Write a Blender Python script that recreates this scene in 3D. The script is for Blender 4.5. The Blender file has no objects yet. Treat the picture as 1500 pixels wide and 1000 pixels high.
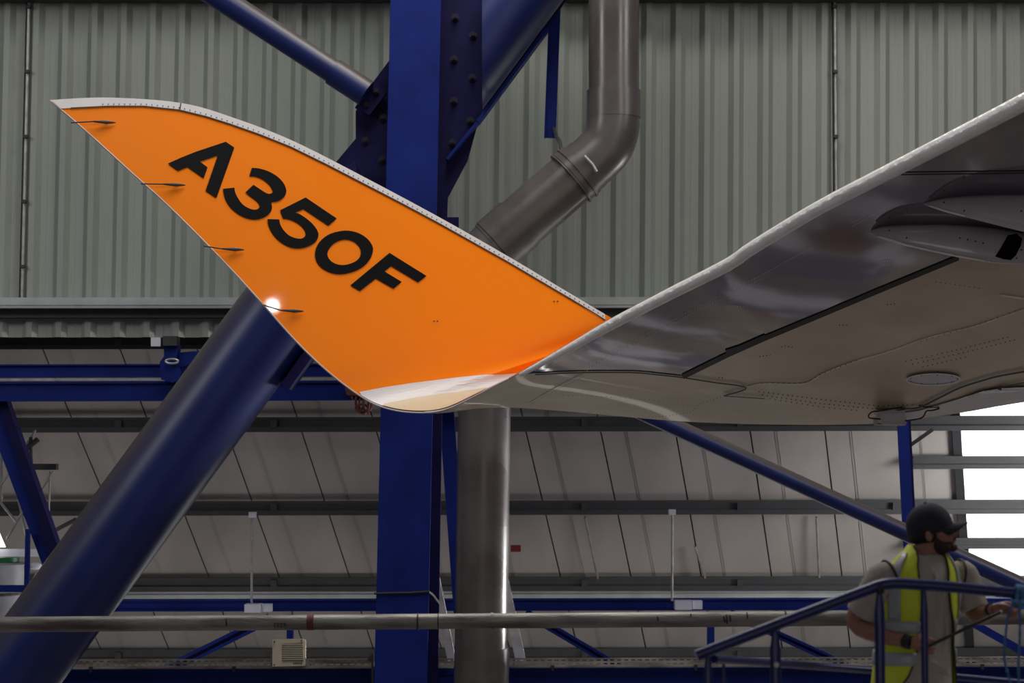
import bpy, bmesh, math, random
from mathutils import Vector, Matrix
from mathutils.bvhtree import BVHTree
from mathutils.geometry import tessellate_polygon
random.seed(7)
S = bpy.context.scene
COL = S.collection
# ------------------------------------------------------------ camera
FPX = 3000.0
CAM = Vector((0, 0, 6.0))
PITCH = math.radians(3.1)
cd = bpy.data.cameras.new('camera'); cam = bpy.data.objects.new('camera', cd); COL.objects.link(cam)
cam.location = CAM; cam.rotation_euler = (math.pi/2 + PITCH, 0, 0)
cd.sensor_width = 36.0; cd.lens = 36.0*FPX/1500.0; cd.clip_end = 400
cd.dof.use_dof = True; cd.dof.focus_distance = 21.0; cd.dof.aperture_fstop = 3.6
S.camera = cam
# ------------------------------------------------------------ world, lights, exposure
S.view_settings.view_transform = 'Standard'; S.view_settings.look = 'None'
S.view_settings.gamma = 1; S.view_settings.use_curve_mapping = False
S.view_settings.exposure = -0.08
w = bpy.data.worlds.new('world'); S.world = w; w.use_nodes = True
w.node_tree.nodes['Background'].inputs[0].default_value = (0.75, 0.82, 1.0, 1)
w.node_tree.nodes['Background'].inputs[1].default_value = 0.085
def area(name, loc, target, size, power, color=(1, 1, 1), sy=None, spread=180):
    l = bpy.data.lights.new(name, 'AREA'); l.energy = power; l.color = color; l.size = size; l.spread = math.radians(spread)
    if sy: l.shape = 'RECTANGLE'; l.size_y = sy
    o = bpy.data.objects.new(name, l); COL.objects.link(o); o.location = loc
    o.rotation_euler = (Vector(target)-Vector(loc)).to_track_quat('-Z', 'Y').to_euler()
    return o
area('hangar_lamp_right', (19, 17, 17), (7, 33, 8), 5, 780, (1, .98, .95))
area('hangar_lamp_left', (-18, 17, 16), (-7, 33, 9), 5, 760, (1, .98, .95))
area('winglet_fill', (10, 13, 15), (-1.5, 22, 8), 3, 350, (1, .97, .93))  # added fill with no lamp seen here, brightens the winglet face
area('floor_fill', (1, 27, 20), (4, 28, 0), 5, 1000, (1, .97, .9))  # added fill from above, so the floor reflects brighter in the wing
area('rear_fill', (2, -16, 8), (2, 20, 7), 16, 380, (1, .96, .9), 7)  # unseen panel behind the camera, added to brighten the wing lip
area('lip_fill', (-1, 19, 21), (3, 20, 8), 8, 1150, (1, .98, .95))  # added overhead panel for a broad highlight on the wing lip
area('roof_sheet_fill', (-8, 35.5, .6), (-7, 38, 6.5), 6, 110, (1, .97, .95))  # added upward fill for the sloping roof sheets
area('underside_fill', (3, 34.6, 1.2), (3, 20, 4), 18, 190, (1, .97, .92), 1.6)  # added low panel out of view, reflects in the wing underside
area('annex_floor_fill', (3, 36, 1.4), (3, 46, 0), 18, 80, (1, .97, .92), .6)  # added fill on the annex floor, for its reflection in the wing
area('rim_light', (15, 36.5, 1.6), (-4, 29.5, 5.5), 2, 330, (1, .98, .97), None, 50)  # added rim light for the right edges of column and tubes
area('purlin_fill', (13, 33.5, 5), (9.8, 36.5, 5.5), 2.5, 130, (1, .98, .96), None, 70)  # added fill that lifts the purlins beside the rooflights

# ------------------------------------------------------------ pixel -> world
cp, sp = math.cos(PITCH), math.sin(PITCH)
def ray(px, py):
    x = (px-750)/FPX; z = (500-py)/FPX
    return Vector((x, cp - z*sp, sp + z*cp))
def P(px, py, Y):
    d = ray(px, py); return CAM + d*(Y/d.y)

# ------------------------------------------------------------ helpers
class MB:
    def __init__(s): s.v = []; s.f = []
    def add(s, vs, fs):
        b = len(s.v); s.v += [tuple(p) for p in vs]; s.f += [tuple(b+i for i in f) for f in fs]
def mkobj(name, mb, mat, parent=None, smooth=False, mesh=None, fix=True):
    if mesh is None:
        mesh = bpy.data.meshes.new(name); mesh.from_pydata(mb.v, [], mb.f); mesh.update()
        if fix:
            bm = bmesh.new(); bm.from_mesh(mesh); bmesh.ops.recalc_face_normals(bm, faces=bm.faces); bm.to_mesh(mesh); bm.free()
        if smooth:
            for p in mesh.polygons: p.use_smooth = True
        mesh.materials.append(mat)
    o = bpy.data.objects.new(name, mesh); COL.objects.link(o)
    if parent is not None:
        o.parent = parent; o.matrix_parent_inverse = Matrix.Translation(parent.location).inverted()
    return o
def autosmooth(o, ang=40):
    me = o.data
    bm = bmesh.new(); bm.from_mesh(me)
    for f in bm.faces: f.smooth = True
    for e in bm.edges:
        if len(e.link_faces) == 2 and e.calc_face_angle(0) > math.radians(ang): e.smooth = False
    bm.to_mesh(me); bm.free(); return o
def thing(name, label, cat, loc=(0, 0, 0), group=None):
    o = bpy.data.objects.new(name, None); COL.objects.link(o); o.location = loc
    o['label'] = label; o['category'] = cat
    if group: o['group'] = group
    return o
def tag(o, label=None, cat=None, group=None, kind=None):
    for k, v in (('label', label), ('category', cat), ('group', group), ('kind', kind)):
        if v: o[k] = v
    return o
def frames(path):
    path = [Vector(p) for p in path]; n = len(path); T = []
    for i in range(n):
        t = path[min(i+1, n-1)] - path[max(i-1, 0)]; T.append(t.normalized())
    up = Vector((0, 0, 1)) if abs(T[0].z) < .9 else Vector((0, 1, 0))
    N = [(up - T[0]*up.dot(T[0])).normalized()]
    for i in range(1, n):
        v = N[-1] - T[i]*N[-1].dot(T[i]); N.append(v.normalized())
    return path, T, N
def tube(mb, path, r, seg=20, cap=True, r2=None):
    path, T, N = frames(path); n = len(path)
    rr = r if isinstance(r, (list, tuple)) else [r]*n
    rs = r2 if r2 else rr
    vs = []; fs = []
    for i in range(n):
        B = T[i].cross(N[i])
        for k in range(seg):
            a = 2*math.pi*k/seg
            vs.append(path[i] + N[i]*math.cos(a)*rr[i] + B*math.sin(a)*rs[i])
    for i in range(n-1):
        for k in range(seg):
            a, b = i*seg+k, i*seg+(k+1) % seg
            fs.append((a, b, b+seg, a+seg))
    if cap:
        fs.append(tuple(range(seg-1, -1, -1))); fs.append(tuple((n-1)*seg+k for k in range(seg)))
    mb.add(vs, fs)
def prism(mb, pts, Y, depth):
    """polygon given in photo pixels at distance Y, extruded along +Y by depth"""
    fr = [P(p[0], p[1], Y if len(p) < 3 else p[2]) for p in pts]; n = len(fr)
    bk = [v + Vector((0, depth, 0)) for v in fr]
    fs = [tuple(range(n)), tuple(range(2*n-1, n-1, -1))] + [(i, i+n, (i+1) % n+n, (i+1) % n) for i in range(n)]
    mb.add(fr+bk, fs)
def box(mb, c, sx, sy, sz, R=None):
    vs = []
    for x in (-1, 1):
        for y in (-1, 1):
            for z in (-1, 1):
                v = Vector((x*sx/2, y*sy/2, z*sz/2))
                if R: v = R @ v
                vs.append(Vector(c)+v)
    mb.add(vs, [(0, 1, 3, 2), (4, 6, 7, 5), (0, 4, 5, 1), (2, 3, 7, 6), (0, 2, 6, 4), (1, 5, 7, 3)])
def bar(mb, a, b, w, d, up=Vector((0, 1, 0))):
    """rectangular bar between two points; w across, d along 'up'"""
    a, b = Vector(a), Vector(b); t = (b-a).normalized(); n = (up - t*up.dot(t)).normalized(); s = t.cross(n)
    vs = [p + s*i*w/2 + n*j*d/2 for p in (a, b) for (i, j) in ((-1, -1), (1, -1), (1, 1), (-1, 1))]
    mb.add(vs, [(0, 1, 2, 3), (7, 6, 5, 4)] + [(i, i+4, (i+1) % 4+4, (i+1) % 4) for i in range(4)])
def ellipsoid(mb, c, ra, rb, rc, A=Matrix.Identity(3), seg=20, rings=12):
    vs = []; fs = []
    for i in range(rings+1):
        th = math.pi*i/rings
        for k in range(seg):
            ph = 2*math.pi*k/seg
            vs.append(Vector(c) + A @ Vector((ra*math.sin(th)*math.cos(ph), rb*math.sin(th)*math.sin(ph), rc*math.cos(th))))
    for i in range(rings):
        for k in range(seg):
            a, b = i*seg+k, i*seg+(k+1) % seg
            fs.append((a, b, b+seg, a+seg))
    mb.add(vs, fs)
def catmull(pts, sub):
    out = []; n = len(pts); V = [Vector(p) for p in pts]
    for i in range(n-1):
        p0, p1, p2, p3 = V[max(i-1, 0)], V[i], V[i+1], V[min(i+2, n-1)]
        for j in range(sub):
            t = j/sub
            out.append(0.5*((2*p1)+(p2-p0)*t+(2*p0-5*p1+4*p2-p3)*t*t+(3*p1-p0-3*p2+p3)*t**3))
    out.append(V[-1]); return out
def closed_smooth(pts, sub=4):
    n = len(pts); V = [Vector((p[0], p[1])) for p in pts]; out = []
    for i in range(n):
        p0, p1, p2, p3 = V[i-1], V[i], V[(i+1) % n], V[(i+2) % n]
        for j in range(sub):
            t = j/sub
            out.append(0.5*((2*p1)+(p2-p0)*t+(2*p0-5*p1+4*p2-p3)*t*t+(3*p1-p0-3*p2+p3)*t**3))
    return out

# ------------------------------------------------------------ materials
def mat(name, col, rough=.5, metal=0, var=.12, scale=3, bump=0, bscale=40, coat=0, emis=None, spec=.5, col2=None, detail=4, rvar=0, stretch=None):
    m = bpy.data.materials.new(name); m.use_nodes = True; nt = m.node_tree; N = nt.nodes; L = nt.links
    b = N['Principled BSDF']; b.inputs['Roughness'].default_value = rough; b.inputs['Metallic'].default_value = metal
    b.inputs['Coat Weight'].default_value = coat; b.inputs['Coat Roughness'].default_value = .04
    b.inputs['Specular IOR Level'].default_value = spec
    tc = N.new('ShaderNodeTexCoord'); vec = tc.outputs['Object']
    if stretch:
        mp = N.new('ShaderNodeMapping'); mp.inputs['Scale'].default_value = stretch; L.new(vec, mp.inputs[0]); vec = mp.outputs[0]
    nz = N.new('ShaderNodeTexNoise'); nz.inputs['Scale'].default_value = scale; nz.inputs['Detail'].default_value = detail
    L.new(vec, nz.inputs['Vector'])
    rp = N.new('ShaderNodeValToRGB'); L.new(nz.outputs['Fac'], rp.inputs[0])
    c2 = col2 if col2 else tuple(c*(1-var) for c in col)
    rp.color_ramp.elements[0].position = .35; rp.color_ramp.elements[1].position = .65
    rp.color_ramp.elements[0].color = (*c2, 1); rp.color_ramp.elements[1].color = (*[min(1, c*(1+(0 if col2 else var))) for c in col], 1)
    L.new(rp.outputs[0], b.inputs['Base Color'])
    if rvar:
        mr = N.new('ShaderNodeMapRange'); L.new(nz.outputs['Fac'], mr.inputs[0])
        mr.inputs[1].default_value = .3; mr.inputs[2].default_value = .7
        mr.inputs[3].default_value = max(0, rough-rvar); mr.inputs[4].default_value = rough+rvar
        L.new(mr.outputs[0], b.inputs['Roughness'])
    if bump:
        n2 = N.new('ShaderNodeTexNoise'); n2.inputs['Scale'].default_value = bscale; n2.inputs['Detail'].default_value = 3
        L.new(vec, n2.inputs['Vector'])
        bp = N.new('ShaderNodeBump'); bp.inputs['Strength'].default_value = bump; bp.inputs['Distance'].default_value = .02
        L.new(n2.outputs['Fac'], bp.inputs['Height']); L.new(bp.outputs[0], b.inputs['Normal'])
    if emis:
        b.inputs['Emission Color'].default_value = (*emis[0], 1); b.inputs['Emission Strength'].default_value = emis[1]
    return m
def dusty(m, dust=(.085, .068, .052), lo=.18, hi=.6):
    """settled dust on faces that look upwards"""
    nt = m.node_tree; N = nt.nodes; L = nt.links; b = N['Principled BSDF']
    src = b.inputs['Base Color'].links[0].from_socket
    g = N.new('ShaderNodeNewGeometry'); sx = N.new('ShaderNodeSeparateXYZ'); L.new(g.outputs['Normal'], sx.inputs[0])
    mr = N.new('ShaderNodeMapRange'); L.new(sx.outputs['Z'], mr.inputs[0]); mr.inputs[1].default_value = lo; mr.inputs[2].default_value = hi
    mr.inputs[4].default_value = .85
    mx = N.new('ShaderNodeMix'); mx.data_type = 'RGBA'; L.new(mr.outputs[0], mx.inputs['Factor'])
    L.new(src, mx.inputs[6]); mx.inputs[7].default_value = (*dust, 1); L.new(mx.outputs[2], b.inputs['Base Color'])
    return m
M = {}
M['clad'] = mat('cladding_paint', (.285, .305, .275), .55, var=.07, scale=.6, stretch=(1, 1, .3))
M['flash'] = mat('flashing_metal', (.42, .44, .44), .4, .3, var=.12, scale=2)
M['sheet'] = mat('roof_sheet', (.34, .315, .30), .7, var=.14, scale=.8, stretch=(1, .4, .4))
M['sheet_dark'] = mat('roof_sheet_shaded_paint', (.16, .15, .17), .7, var=.1)
M['purlin'] = mat('purlin_metal', (.030, .031, .035), .6, .0, var=.15, scale=2)
M['blue'] = mat('blue_paint', (.006, .015, .130), .5, spec=.12, var=.14, scale=1.6, bump=.05, bscale=14)
M['blue_tube'] = dusty(mat('blue_tube_paint', (.005, .012, .085), .38, spec=.4, var=.12, scale=1.2))
M['blue_shade'] = mat('blue_paint_shaded', (.006, .004, .045), .6, spec=.15, var=.2, scale=4)  # blue paint with shade mixed in, for side faces and inner plates
M['rail'] = mat('rail_blue_gloss', (.007, .008, .10), .38, var=.1, scale=6, coat=0)
M['bolt'] = mat('bolt_steel', (.004, .004, .02), .5, .3)
M['black'] = mat('black_rubber', (.008, .008, .009), .6, var=.1)
M['pipe'] = mat('grey_downpipe', (.085, .077, .077), .3, .05, var=.14, scale=1.6, rvar=.08, col2=(.065, .054, .052))
M['galv'] = mat('galvanised_pipe', (.30, .28, .25), .45, .3, scale=4, col2=(.10, .085, .075), stretch=(.5, 3, 3), detail=8, bump=.2, bscale=30)
M['steel'] = mat('grey_steel', (.38, .38, .37), .4, .5, var=.2, scale=6)
M['orange'] = mat('orange_gloss_paint', (.86, .20, .002), .4, var=.015, scale=.5, coat=.25, spec=.1)
M['ink'] = mat('black_lettering', (.004, .004, .005), .6, var=.05, spec=.05)
M['white'] = mat('white_paint', (.60, .57, .57), .5, var=.03, coat=.05)
M['beige'] = mat('beige_paint', (.52, .41, .26), .5, var=.03, coat=.05)
M['lip'] = mat('polished_edge', (.97, .95, .93), .3, .1, var=.05, scale=8, bump=.7, bscale=14)
M['slat'] = mat('dark_grey_gloss', (.22, .205, .235), .07, .75, scale=.9, var=.1, bump=.05, bscale=1.3, coat=1)
M['skin_metal'] = mat('warm_grey_wing_paint', (.66, .57, .42), .42, .3, scale=.8, col2=(.50, .42, .29), coat=.15, bump=.05, bscale=1.5)
M['fairing'] = mat('fairing_grey', (.50, .455, .46), .35, .1, var=.04, coat=.6)
M['seam'] = mat('panel_sealant_dark', (.02, .018, .018), .6)
M['seal_and_glint'] = mat('panel_sealant_and_glint', (.9, .88, .84), .4)  # pale sealant, also the painted highlight on the fairing edges
M['roofglow'] = mat('rooflight_translucent', (.8, .8, .8), .6, emis=((1, .985, .96), 1.5))
M['conc'] = mat('hangar_floor', (.36, .31, .25), .4, scale=.45, col2=(.10, .09, .09), detail=5)
def blotch(m):  # invented patches on the unseen floor, made to reflect in the wing
    nt = m.node_tree; N = nt.nodes; L = nt.links; b = N['Principled BSDF']; src = b.inputs['Base Color'].links[0].from_socket
    tc = N.new('ShaderNodeTexCoord')
    for sc, col, lo, hi, amt in ((.8, (.10, .10, .16), .46, .58, .75), (.55, (.17, .06, .045), .56, .64, .6), (1.1, (.62, .61, .66), .56, .64, .7)):
        mp = N.new('ShaderNodeMapping'); mp.inputs['Location'].default_value = (sc*37, sc*11, 5*sc); L.new(tc.outputs['Object'], mp.inputs[0])
        nz = N.new('ShaderNodeTexNoise'); nz.inputs['Scale'].default_value = sc; nz.inputs['Detail'].default_value = 4; L.new(mp.outputs[0], nz.inputs['Vector'])
        mr = N.new('ShaderNodeMapRange'); L.new(nz.outputs['Fac'], mr.inputs[0]); mr.inputs[1].default_value = lo; mr.inputs[2].default_value = hi; mr.inputs[4].default_value = amt
        mx = N.new('ShaderNodeMix'); mx.data_type = 'RGBA'; L.new(mr.outputs[0], mx.inputs['Factor']); L.new(src, mx.inputs[6]); mx.inputs[7].default_value = (*col, 1); src = mx.outputs[2]
    L.new(src, b.inputs['Base Color'])
blotch(M['conc'])
M['cream'] = mat('cream_plastic', (.62, .55, .42), .5, var=.04)
M['cream_dark'] = mat('louvre_shadow_grey', (.16, .145, .12), .6)
M['junction'] = mat('white_plastic', (.60, .60, .68), .5, var=.04)
M['rust'] = mat('rusty_brown', (.12, .028, .018), .7, var=.3, scale=20)
M['red'] = mat('red_enamel', (.20, .008, .008), .5)
M['green'] = mat('green_plastic', (.008, .10, .035), .5)
M['tank'] = mat('grey_tank', (.24, .25, .27), .5)
M['lampglow'] = mat('lamp_glow', (1, 1, 1), .5, emis=((1, .99, .95), 4))
M['lightmetal'] = mat('light_strut', (.45, .44, .43), .5, .2, var=.2, scale=5)
M['skin'] = mat('person_skin', (.30, .125, .085), .5, var=.12, scale=12)
M['shirt'] = mat('beige_shirt', (.40, .335, .285), .9, var=.06, scale=5, bump=.5, bscale=9)
M['hiviz'] = mat('hi_vis_yellow', (.62, .66, .03), .7, var=.08, scale=6, bump=.5, bscale=10)
M['reflect'] = mat('reflective_grey', (.34, .34, .35), .4, var=.06)
M['cap'] = mat('dark_cap', (.012, .013, .022), .8, var=.2, scale=30)
M['hair'] = mat('dark_hair', (.008, .006, .006), .8, bump=.5, bscale=150)
M['beard'] = mat('dark_beard', (.035, .016, .012), .8, bump=.5, bscale=150)
M['jeans'] = mat('dark_jeans', (.012, .014, .025), .85)
M['eye'] = mat('eye_white', (.5, .48, .45), .3)
M['rope'] = mat('blue_rope', (.08, .20, .38), .8, scale=60, col2=(.03, .09, .2))

# ------------------------------------------------------------ hangar shell
floor_mb = MB(); box(floor_mb, (0, 20, -.1), 90, 90, .2)
tag(mkobj('floor', floor_mb, M['conc']), kind='structure')
YW = 34.0
wall = bpy.data.objects.new('wall_back', None); COL.objects.link(wall); wall['kind'] = 'structure'
PITCHX = 43.07/FPX*YW
x_ref = P(982, 0, YW).x; LEAN = .011
zb = P(750, 494, YW).z; zj = P(750, 13, YW).z
def rib_sheet(x0, n, z0, z1, off, name='cladding_sheet', depth=.10):
    prof = []
    wpx = PITCHX/43.07
    for k in range(n):
        b = x0 + k*PITCHX
        # rib stands proud: left face, top, right face, wide pan with two faint swages
        prof += [(b, 0), (b+7.5*wpx, -depth), (b+15.5*wpx, -depth), (b+23*wpx, 0), (b+31*wpx, 0), (b+32*wpx, -.004), (b+34*wpx, -.004), (b+35*wpx, 0)]
    prof.append((x0+n*PITCHX, 0))
    mb = MB(); vs = []; m = len(prof)
    for z in (z0, z1):
        for (x, y) in prof: vs.append((x + LEAN*(z-zj), YW+off+y, z))
    for z in (z0, z1):
        for (x, y) in prof: vs.append((x + LEAN*(z-zj), YW+off+y+.012, z))
    fs = [(i, i+1, i+1+m, i+m) for i in range(m-1)] + [(i+2*m, i+3*m, i+1+3*m, i+1+2*m) for i in range(m-1)]
    fs += [(i, i+2*m, i+1+2*m, i+1) for i in range(m-1)] + [(i+m, i+1+m, i+1+3*m, i+3*m) for i in range(m-1)]
    mb.add(vs, fs); return mkobj(name, mb, M['clad'], wall)
for i in range(-16, 11):
    rib_sheet(x_ref + i*2*PITCHX, 2, zb, 20, 0)
def hbar(name, x0, x1, ya, yb, Y, depth, m, parent=None, slope=0):
    mb = MB(); s = slope*(x1-x0); prism(mb, [(x0, ya), (x1, ya+s), (x1, yb+s), (x0, yb)], Y, depth); return mkobj(name, mb, m, parent)
XL, XR = -500, 2100
mb = MB(); prism(mb, [(XL, 436), (XR, 434), (XR, 449), (XL, 451)], YW-.45, .42); prism(mb, [(XL, 440), (XR, 438), (XR, 445), (XL, 447)], YW-.47, .03)
o = mkobj('wall_flashing', mb, M['flash'])
tag(o, 'pale metal ledge running along the foot of the ribbed green wall', 'ledge')
mb = MB(); prism(mb, [(XL, 451), (XR, 449), (XR, 466), (XL, 468)], YW-.2, .12); prism(mb, [(XL, 462), (XR, 460), (XR, 463.5), (XL, 465.5)], YW-.24, .04)  # dark strip put in for the shaded recess under the ledge
o = mkobj('recess_shade', mb, M['purlin']); tag(o, 'dark strip standing in for the shaded recess directly below the pale ledge', 'beam')
mb = MB(); prism(mb, [(XL, -22), (XR, -22), (XR, -6), (XL, -6)], YW-.62, .55)
tag(mkobj('wall_girt', mb, M['purlin']), 'horizontal girt along the top of the ribbed wall, casting a scalloped shadow', 'beam')
# thin conduits on the wall
for (xa, xb, ya, yb, lab) in ((44, 32, -60, 437, 'thin steel conduit on the wall left of the winglet tip'),
                              (1222, 1226, -60, 437, 'thin steel conduit on the wall above the wing edge at right')):
    mb = MB(); tube(mb, [P(xa, ya, YW-.12), P(xb, yb, YW-.12)], .028, 10); 
    t = thing('wall_conduit', lab, 'conduit', P(xb, yb, YW-.2))
    autosmooth(mkobj('conduit_pipe', mb, M['steel'], t))
    for k in range(5):
        yy = 10+k*95; f = (yy-ya)/(yb-ya); mb = MB(); c = P(xa+(xb-xa)*f, yy, YW-.17); box(mb, c, .075, .1, .05); mkobj('clip', mb, M['purlin'], t)
    mb = MB(); tube(mb, [P(xa-3, ya, YW-.12), P(xb-3, yb, YW-.12)], .018, 8); mkobj('cable', mb, M['black'], t)

# ------------------------------------------------------------ sloping annex roof seen from below
dS = ray(1629, 4234).normalized()
P0 = P(750, 478, 35.5); nS = Vector((1, 0, 0)).cross(dS).normalized()
def SH(px, py, off=0.0):
    d = ray(px, py); t = (P0 - CAM).dot(nS)/d.dot(nS); p = CAM + d*t
    return p - Vector((0, off, 0))
roof = bpy.data.objects.new('ceiling', None); COL.objects.link(roof); roof['kind'] = 'structure'
def seamx(x478, y): return 1629 + (x478-1629)*(4234-y)/(4234-478)
xe = seamx(0, 0) and None
x_start = 1629 + (880-1629)*3756/3602
STP = 114.2
def sheet(name, xa, xb, m, y0=478, y1=1190, th=.06, seams=True):
    g = 1.1
    a, b = SH(xa+g, y0), SH(xb-g, y0); c, d = SH(seamx(xb-g, y1), y1), SH(seamx(xa+g, y1), y1)
    n = nS if nS.y > 0 else -nS
    mb = MB(); vs = [a, b, c, d] + [p + n*th for p in (a, b, c, d)]
    mb.add(vs, [(0, 1, 2, 3), (7, 6, 5, 4), (0, 4, 5, 1), (1, 5, 6, 2), (2, 6, 7, 3), (3, 7, 4, 0)])
    o = mkobj(name, mb, m, roof)
    if seams:
        for q in (.33, .36):
            xm = xa + (xb-xa)*q; mb = MB()
            p1, p2 = SH(xm, y0), SH(seamx(xm, y1), y1)
            bar(mb, p1-n*.004, p2-n*.004, .012, .008, n); mkobj('sheet_swage', mb, m, roof)
    return o
xs = [x_start + STP*k for k in range(-14, 5)]
x_rl = 1629 + (1404-1629)*3756/3634   # edge of the rooflights
for a, b in zip(xs[:-1], xs[1:]): 
    if b < x_rl-20: sheet('roof_sheet', a, b, M['sheet']); last = b
sheet('roof_sheet', last, x_rl-2, M['sheet'])
# dark joint lines: narrow cover strips over the gaps, from behind
n_ = nS if nS.y > 0 else -nS
back = MB(); a, b = SH(-700, 470), SH(x_rl, 470); c, d = SH(seamx(x_rl, 1200), 1200), SH(seamx(-700, 1200), 1200)
back.add([p+n_*.10 for p in (a, b, c, d)]+[p+n_*.14 for p in (a, b, c, d)], [(0, 1, 2, 3), (7, 6, 5, 4), (0, 4, 5, 1), (1, 5, 6, 2), (2, 6, 7, 3), (3, 7, 4, 0)])
mkobj('roof_lining', back, M['purlin'], roof)
for k in range(4):
    sheet('rooflight_panel', x_rl+3+k*150, x_rl+153+k*150, M['roofglow'], 560, 850, seams=False)
    sheet('roof_sheet', x_rl+3+k*150, x_rl+153+k*150, M['sheet'], 852, 1190, seams=False)
# frame strip along the rooflight edge
mb = MB(); bar(mb, SH(x_rl-6, 478, .04), SH(seamx(x_rl-6, 1190), 1190, .04), .16, .08, n_)
tag(mkobj('rooflight_frame', mb, M['purlin']), 'dark grey frame strip down the left edge of the bright rooflights', 'frame')

def purlin(x0, x1, y, h, lab, off=.22, slope=-.002, m='purlin', grp=None):
    t = thing('purlin', lab, 'beam', SH(750, y, off), grp)
    Yp = SH(750, y, off).y
    s = slope*(x1-x0); s0 = slope*(x0-750)
    y0 = y+s0
    for nm, a, b, dp, dy in (('web', y0, y0+h*.62, .03, .02), ('bottom_flange', y0+h*.62, y0+h, .05, -.04), ('top_flange', y0-2, y0+2, .14, .0)):
        mb = MB(); prism(mb, [(x0, a), (x1, a+s), (x1, b+s), (x0, b)], Yp+dy, dp); mkobj(nm, mb, M[m], t)
    nc = 0
    xx = -60
    while xx < min(x1, 1560):
        if xx > x0:
            mb = MB(); prism(mb, [(xx, y+slope*(xx-750)+2), (xx+9, y+2+slope*(xx-750)), (xx+9, y+h*.7+slope*(xx-750)), (xx, y+h*.7+slope*(xx-750))], Yp-.06, .08)
            mkobj('cleat', mb, M['purlin'], t)
        xx += 228
    return t
purlin(XL, XR, 494, 16, 'topmost dark grey roof purlin, just below the wall cladding edge')
purlin(XL, XR, 612, 20, 'second dark grey roof purlin from the top, level with the winglet foot')
purlin(XL, XR, 735, 19, 'third dark grey roof purlin from the top, behind the man in the cap')
purlin(XL, XR, 847, 18, 'fourth dark grey roof purlin, just above the pale grey roof trim')
purlin(XL, XR, 952, 17, 'lowest dark grey roof purlin, just above the perforated cable tray')
purlin(1338, XR, 671, 17, 'short purlin crossing the upper rooflight at the right')
purlin(1338, XR, 791, 14, 'short purlin crossing the lower rooflight behind the cap visor')
Yc = SH(750, 866, .3).y
mb = MB(); prism(mb, [(XL, 868), (XR, 863), (XR, 874), (XL, 881)], Yc, .12); prism(mb, [(XL, 872), (XR, 868), (XR, 870), (XL, 875)], Yc-.03, .03)
tag(mkobj('roof_trim', mb, M['flash']), 'pale grey trim strip above the thin blue beam', 'trim')

# ------------------------------------------------------------ blue steel members behind
def ibeam(x0, x1, ya, yb, Y, lab, slope=0, m='blue', name='steel_beam', cat='beam', grp=None):
    t = thing(name, lab, cat, P((x0+x1)/2, yb, Y), grp); s = slope*(x1-x0); h = yb-ya
    for nm, a, b, dy, dp in (('top_flange', ya, ya+h*.12, 0, .3), ('web', ya+h*.12, yb-h*.12, .05, .04), ('bottom_flange', yb-h*.12, yb, 0, .3)):
        mb = MB(); prism(mb, [(x0, a), (x1, a+s), (x1, b+s), (x0, b)], Y+dy, dp); mkobj(nm, mb, M[m], t)
    return t
ibeam(-500, 2100, 535, 554, 33.2, 'upper of two blue crane beams below the wall, left of the column', -.003)
ibeam(-500, 2100, 560, 589, 32.6, 'lower and deeper of two blue crane beams, left of the column', -.003)
mb = MB(); prism(mb, [(-500, 555.5), (2100, 550), (2100, 553), (-500, 558.5)], 33.1, .05)
tag(mkobj('crane_rail', mb, M['steel']), 'thin pale rail in the gap between the two blue crane beams', 'rail')
ibeam(-500, 2000, 880, 897, 36.0, 'thin blue beam just above the stained grey pipe', -.002)
ibeam(-500, 2000, 982, 1060, 31.6, 'deep blue girder under the perforated cable tray at the bottom edge', -.003, m='blue')
# hanger block at left
t = thing('beam_hanger', 'blue hanger bracket with roller hanging over the crane beams at left', 'bracket', P(250, 560, 32.5))
for nm, pts, Y, d, m in (('hanger_plate', [(240, 505), (262, 505), (258, 530), (266, 545), (262, 556), (252, 560), (236, 556), (234, 530), (240, 522)], 32.4, .25, 'blue'),
                        ('side_bracket', [(262, 516), (300, 513), (285, 532), (262, 538)], 32.5, .2, 'blue'),
                        ('clamp_block', [(238, 492), (259, 492), (259, 506), (238, 506)], 32.3, .3, 'purlin'),
                        ('label_plate', [(221, 494), (235, 494), (235, 507), (221, 507)], 32.3, .05, 'junction')):
    mb = MB(); prism(mb, pts, Y, d); mkobj(nm, mb, M[m], t)
mb = MB(); c = P(252, 529, 32.33); tube(mb, [c+Vector((.1*math.cos(a), 0, .035*math.sin(a))) for a in [i*math.pi/10 for i in range(21)]], .018, 8); mkobj('roller_ring', mb, M['steel'], t)

# main column
def clx(y): return 572-.024*y
def crx(y): return 646-.0205*y
colm = thing('steel_column', 'tall blue steel column in the middle, behind the winglet', 'column', Vector((P(590, 900, 30).x, 30.5, 0)))
def colpart(nm, fl, fr, Y, d, m, y0=-800, y1=1262):
    mb = MB(); a = P(fl(y0), y0, Y); b = P(fr(y0), y0, Y); c = P(fr(y1), y1, Y); e = P(fl(y1), y1, Y)
    zf = 0.001
    def down(t, bt):   # stretch to floor
        k = (zf - t.z)/(bt.z - t.z); return t + (bt-t)*k
    c = down(b, c); e = down(a, e)
    f = [a, b, c, e]; bk = [p+Vector((0, d, 0)) for p in f]
    mb.add(f+bk, [(0, 1, 2, 3), (7, 6, 5, 4)]+[(i, i+4, (i+1) % 4+4, (i+1) % 4) for i in range(4)])
    return mkobj(nm, mb, M[m], colm)
colpart('front_flange', clx, crx, 30.0, .07, 'blue')
colpart('web', lambda y: (clx(y)+crx(y))/2+14, lambda y: (clx(y)+crx(y))/2+22, 30.07, 1.13, 'blue_shade')
colpart('rear_flange', lambda y: clx(y)+8, lambda y: 657-.0155*y, 31.2, .07, 'blue_shade')
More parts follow.
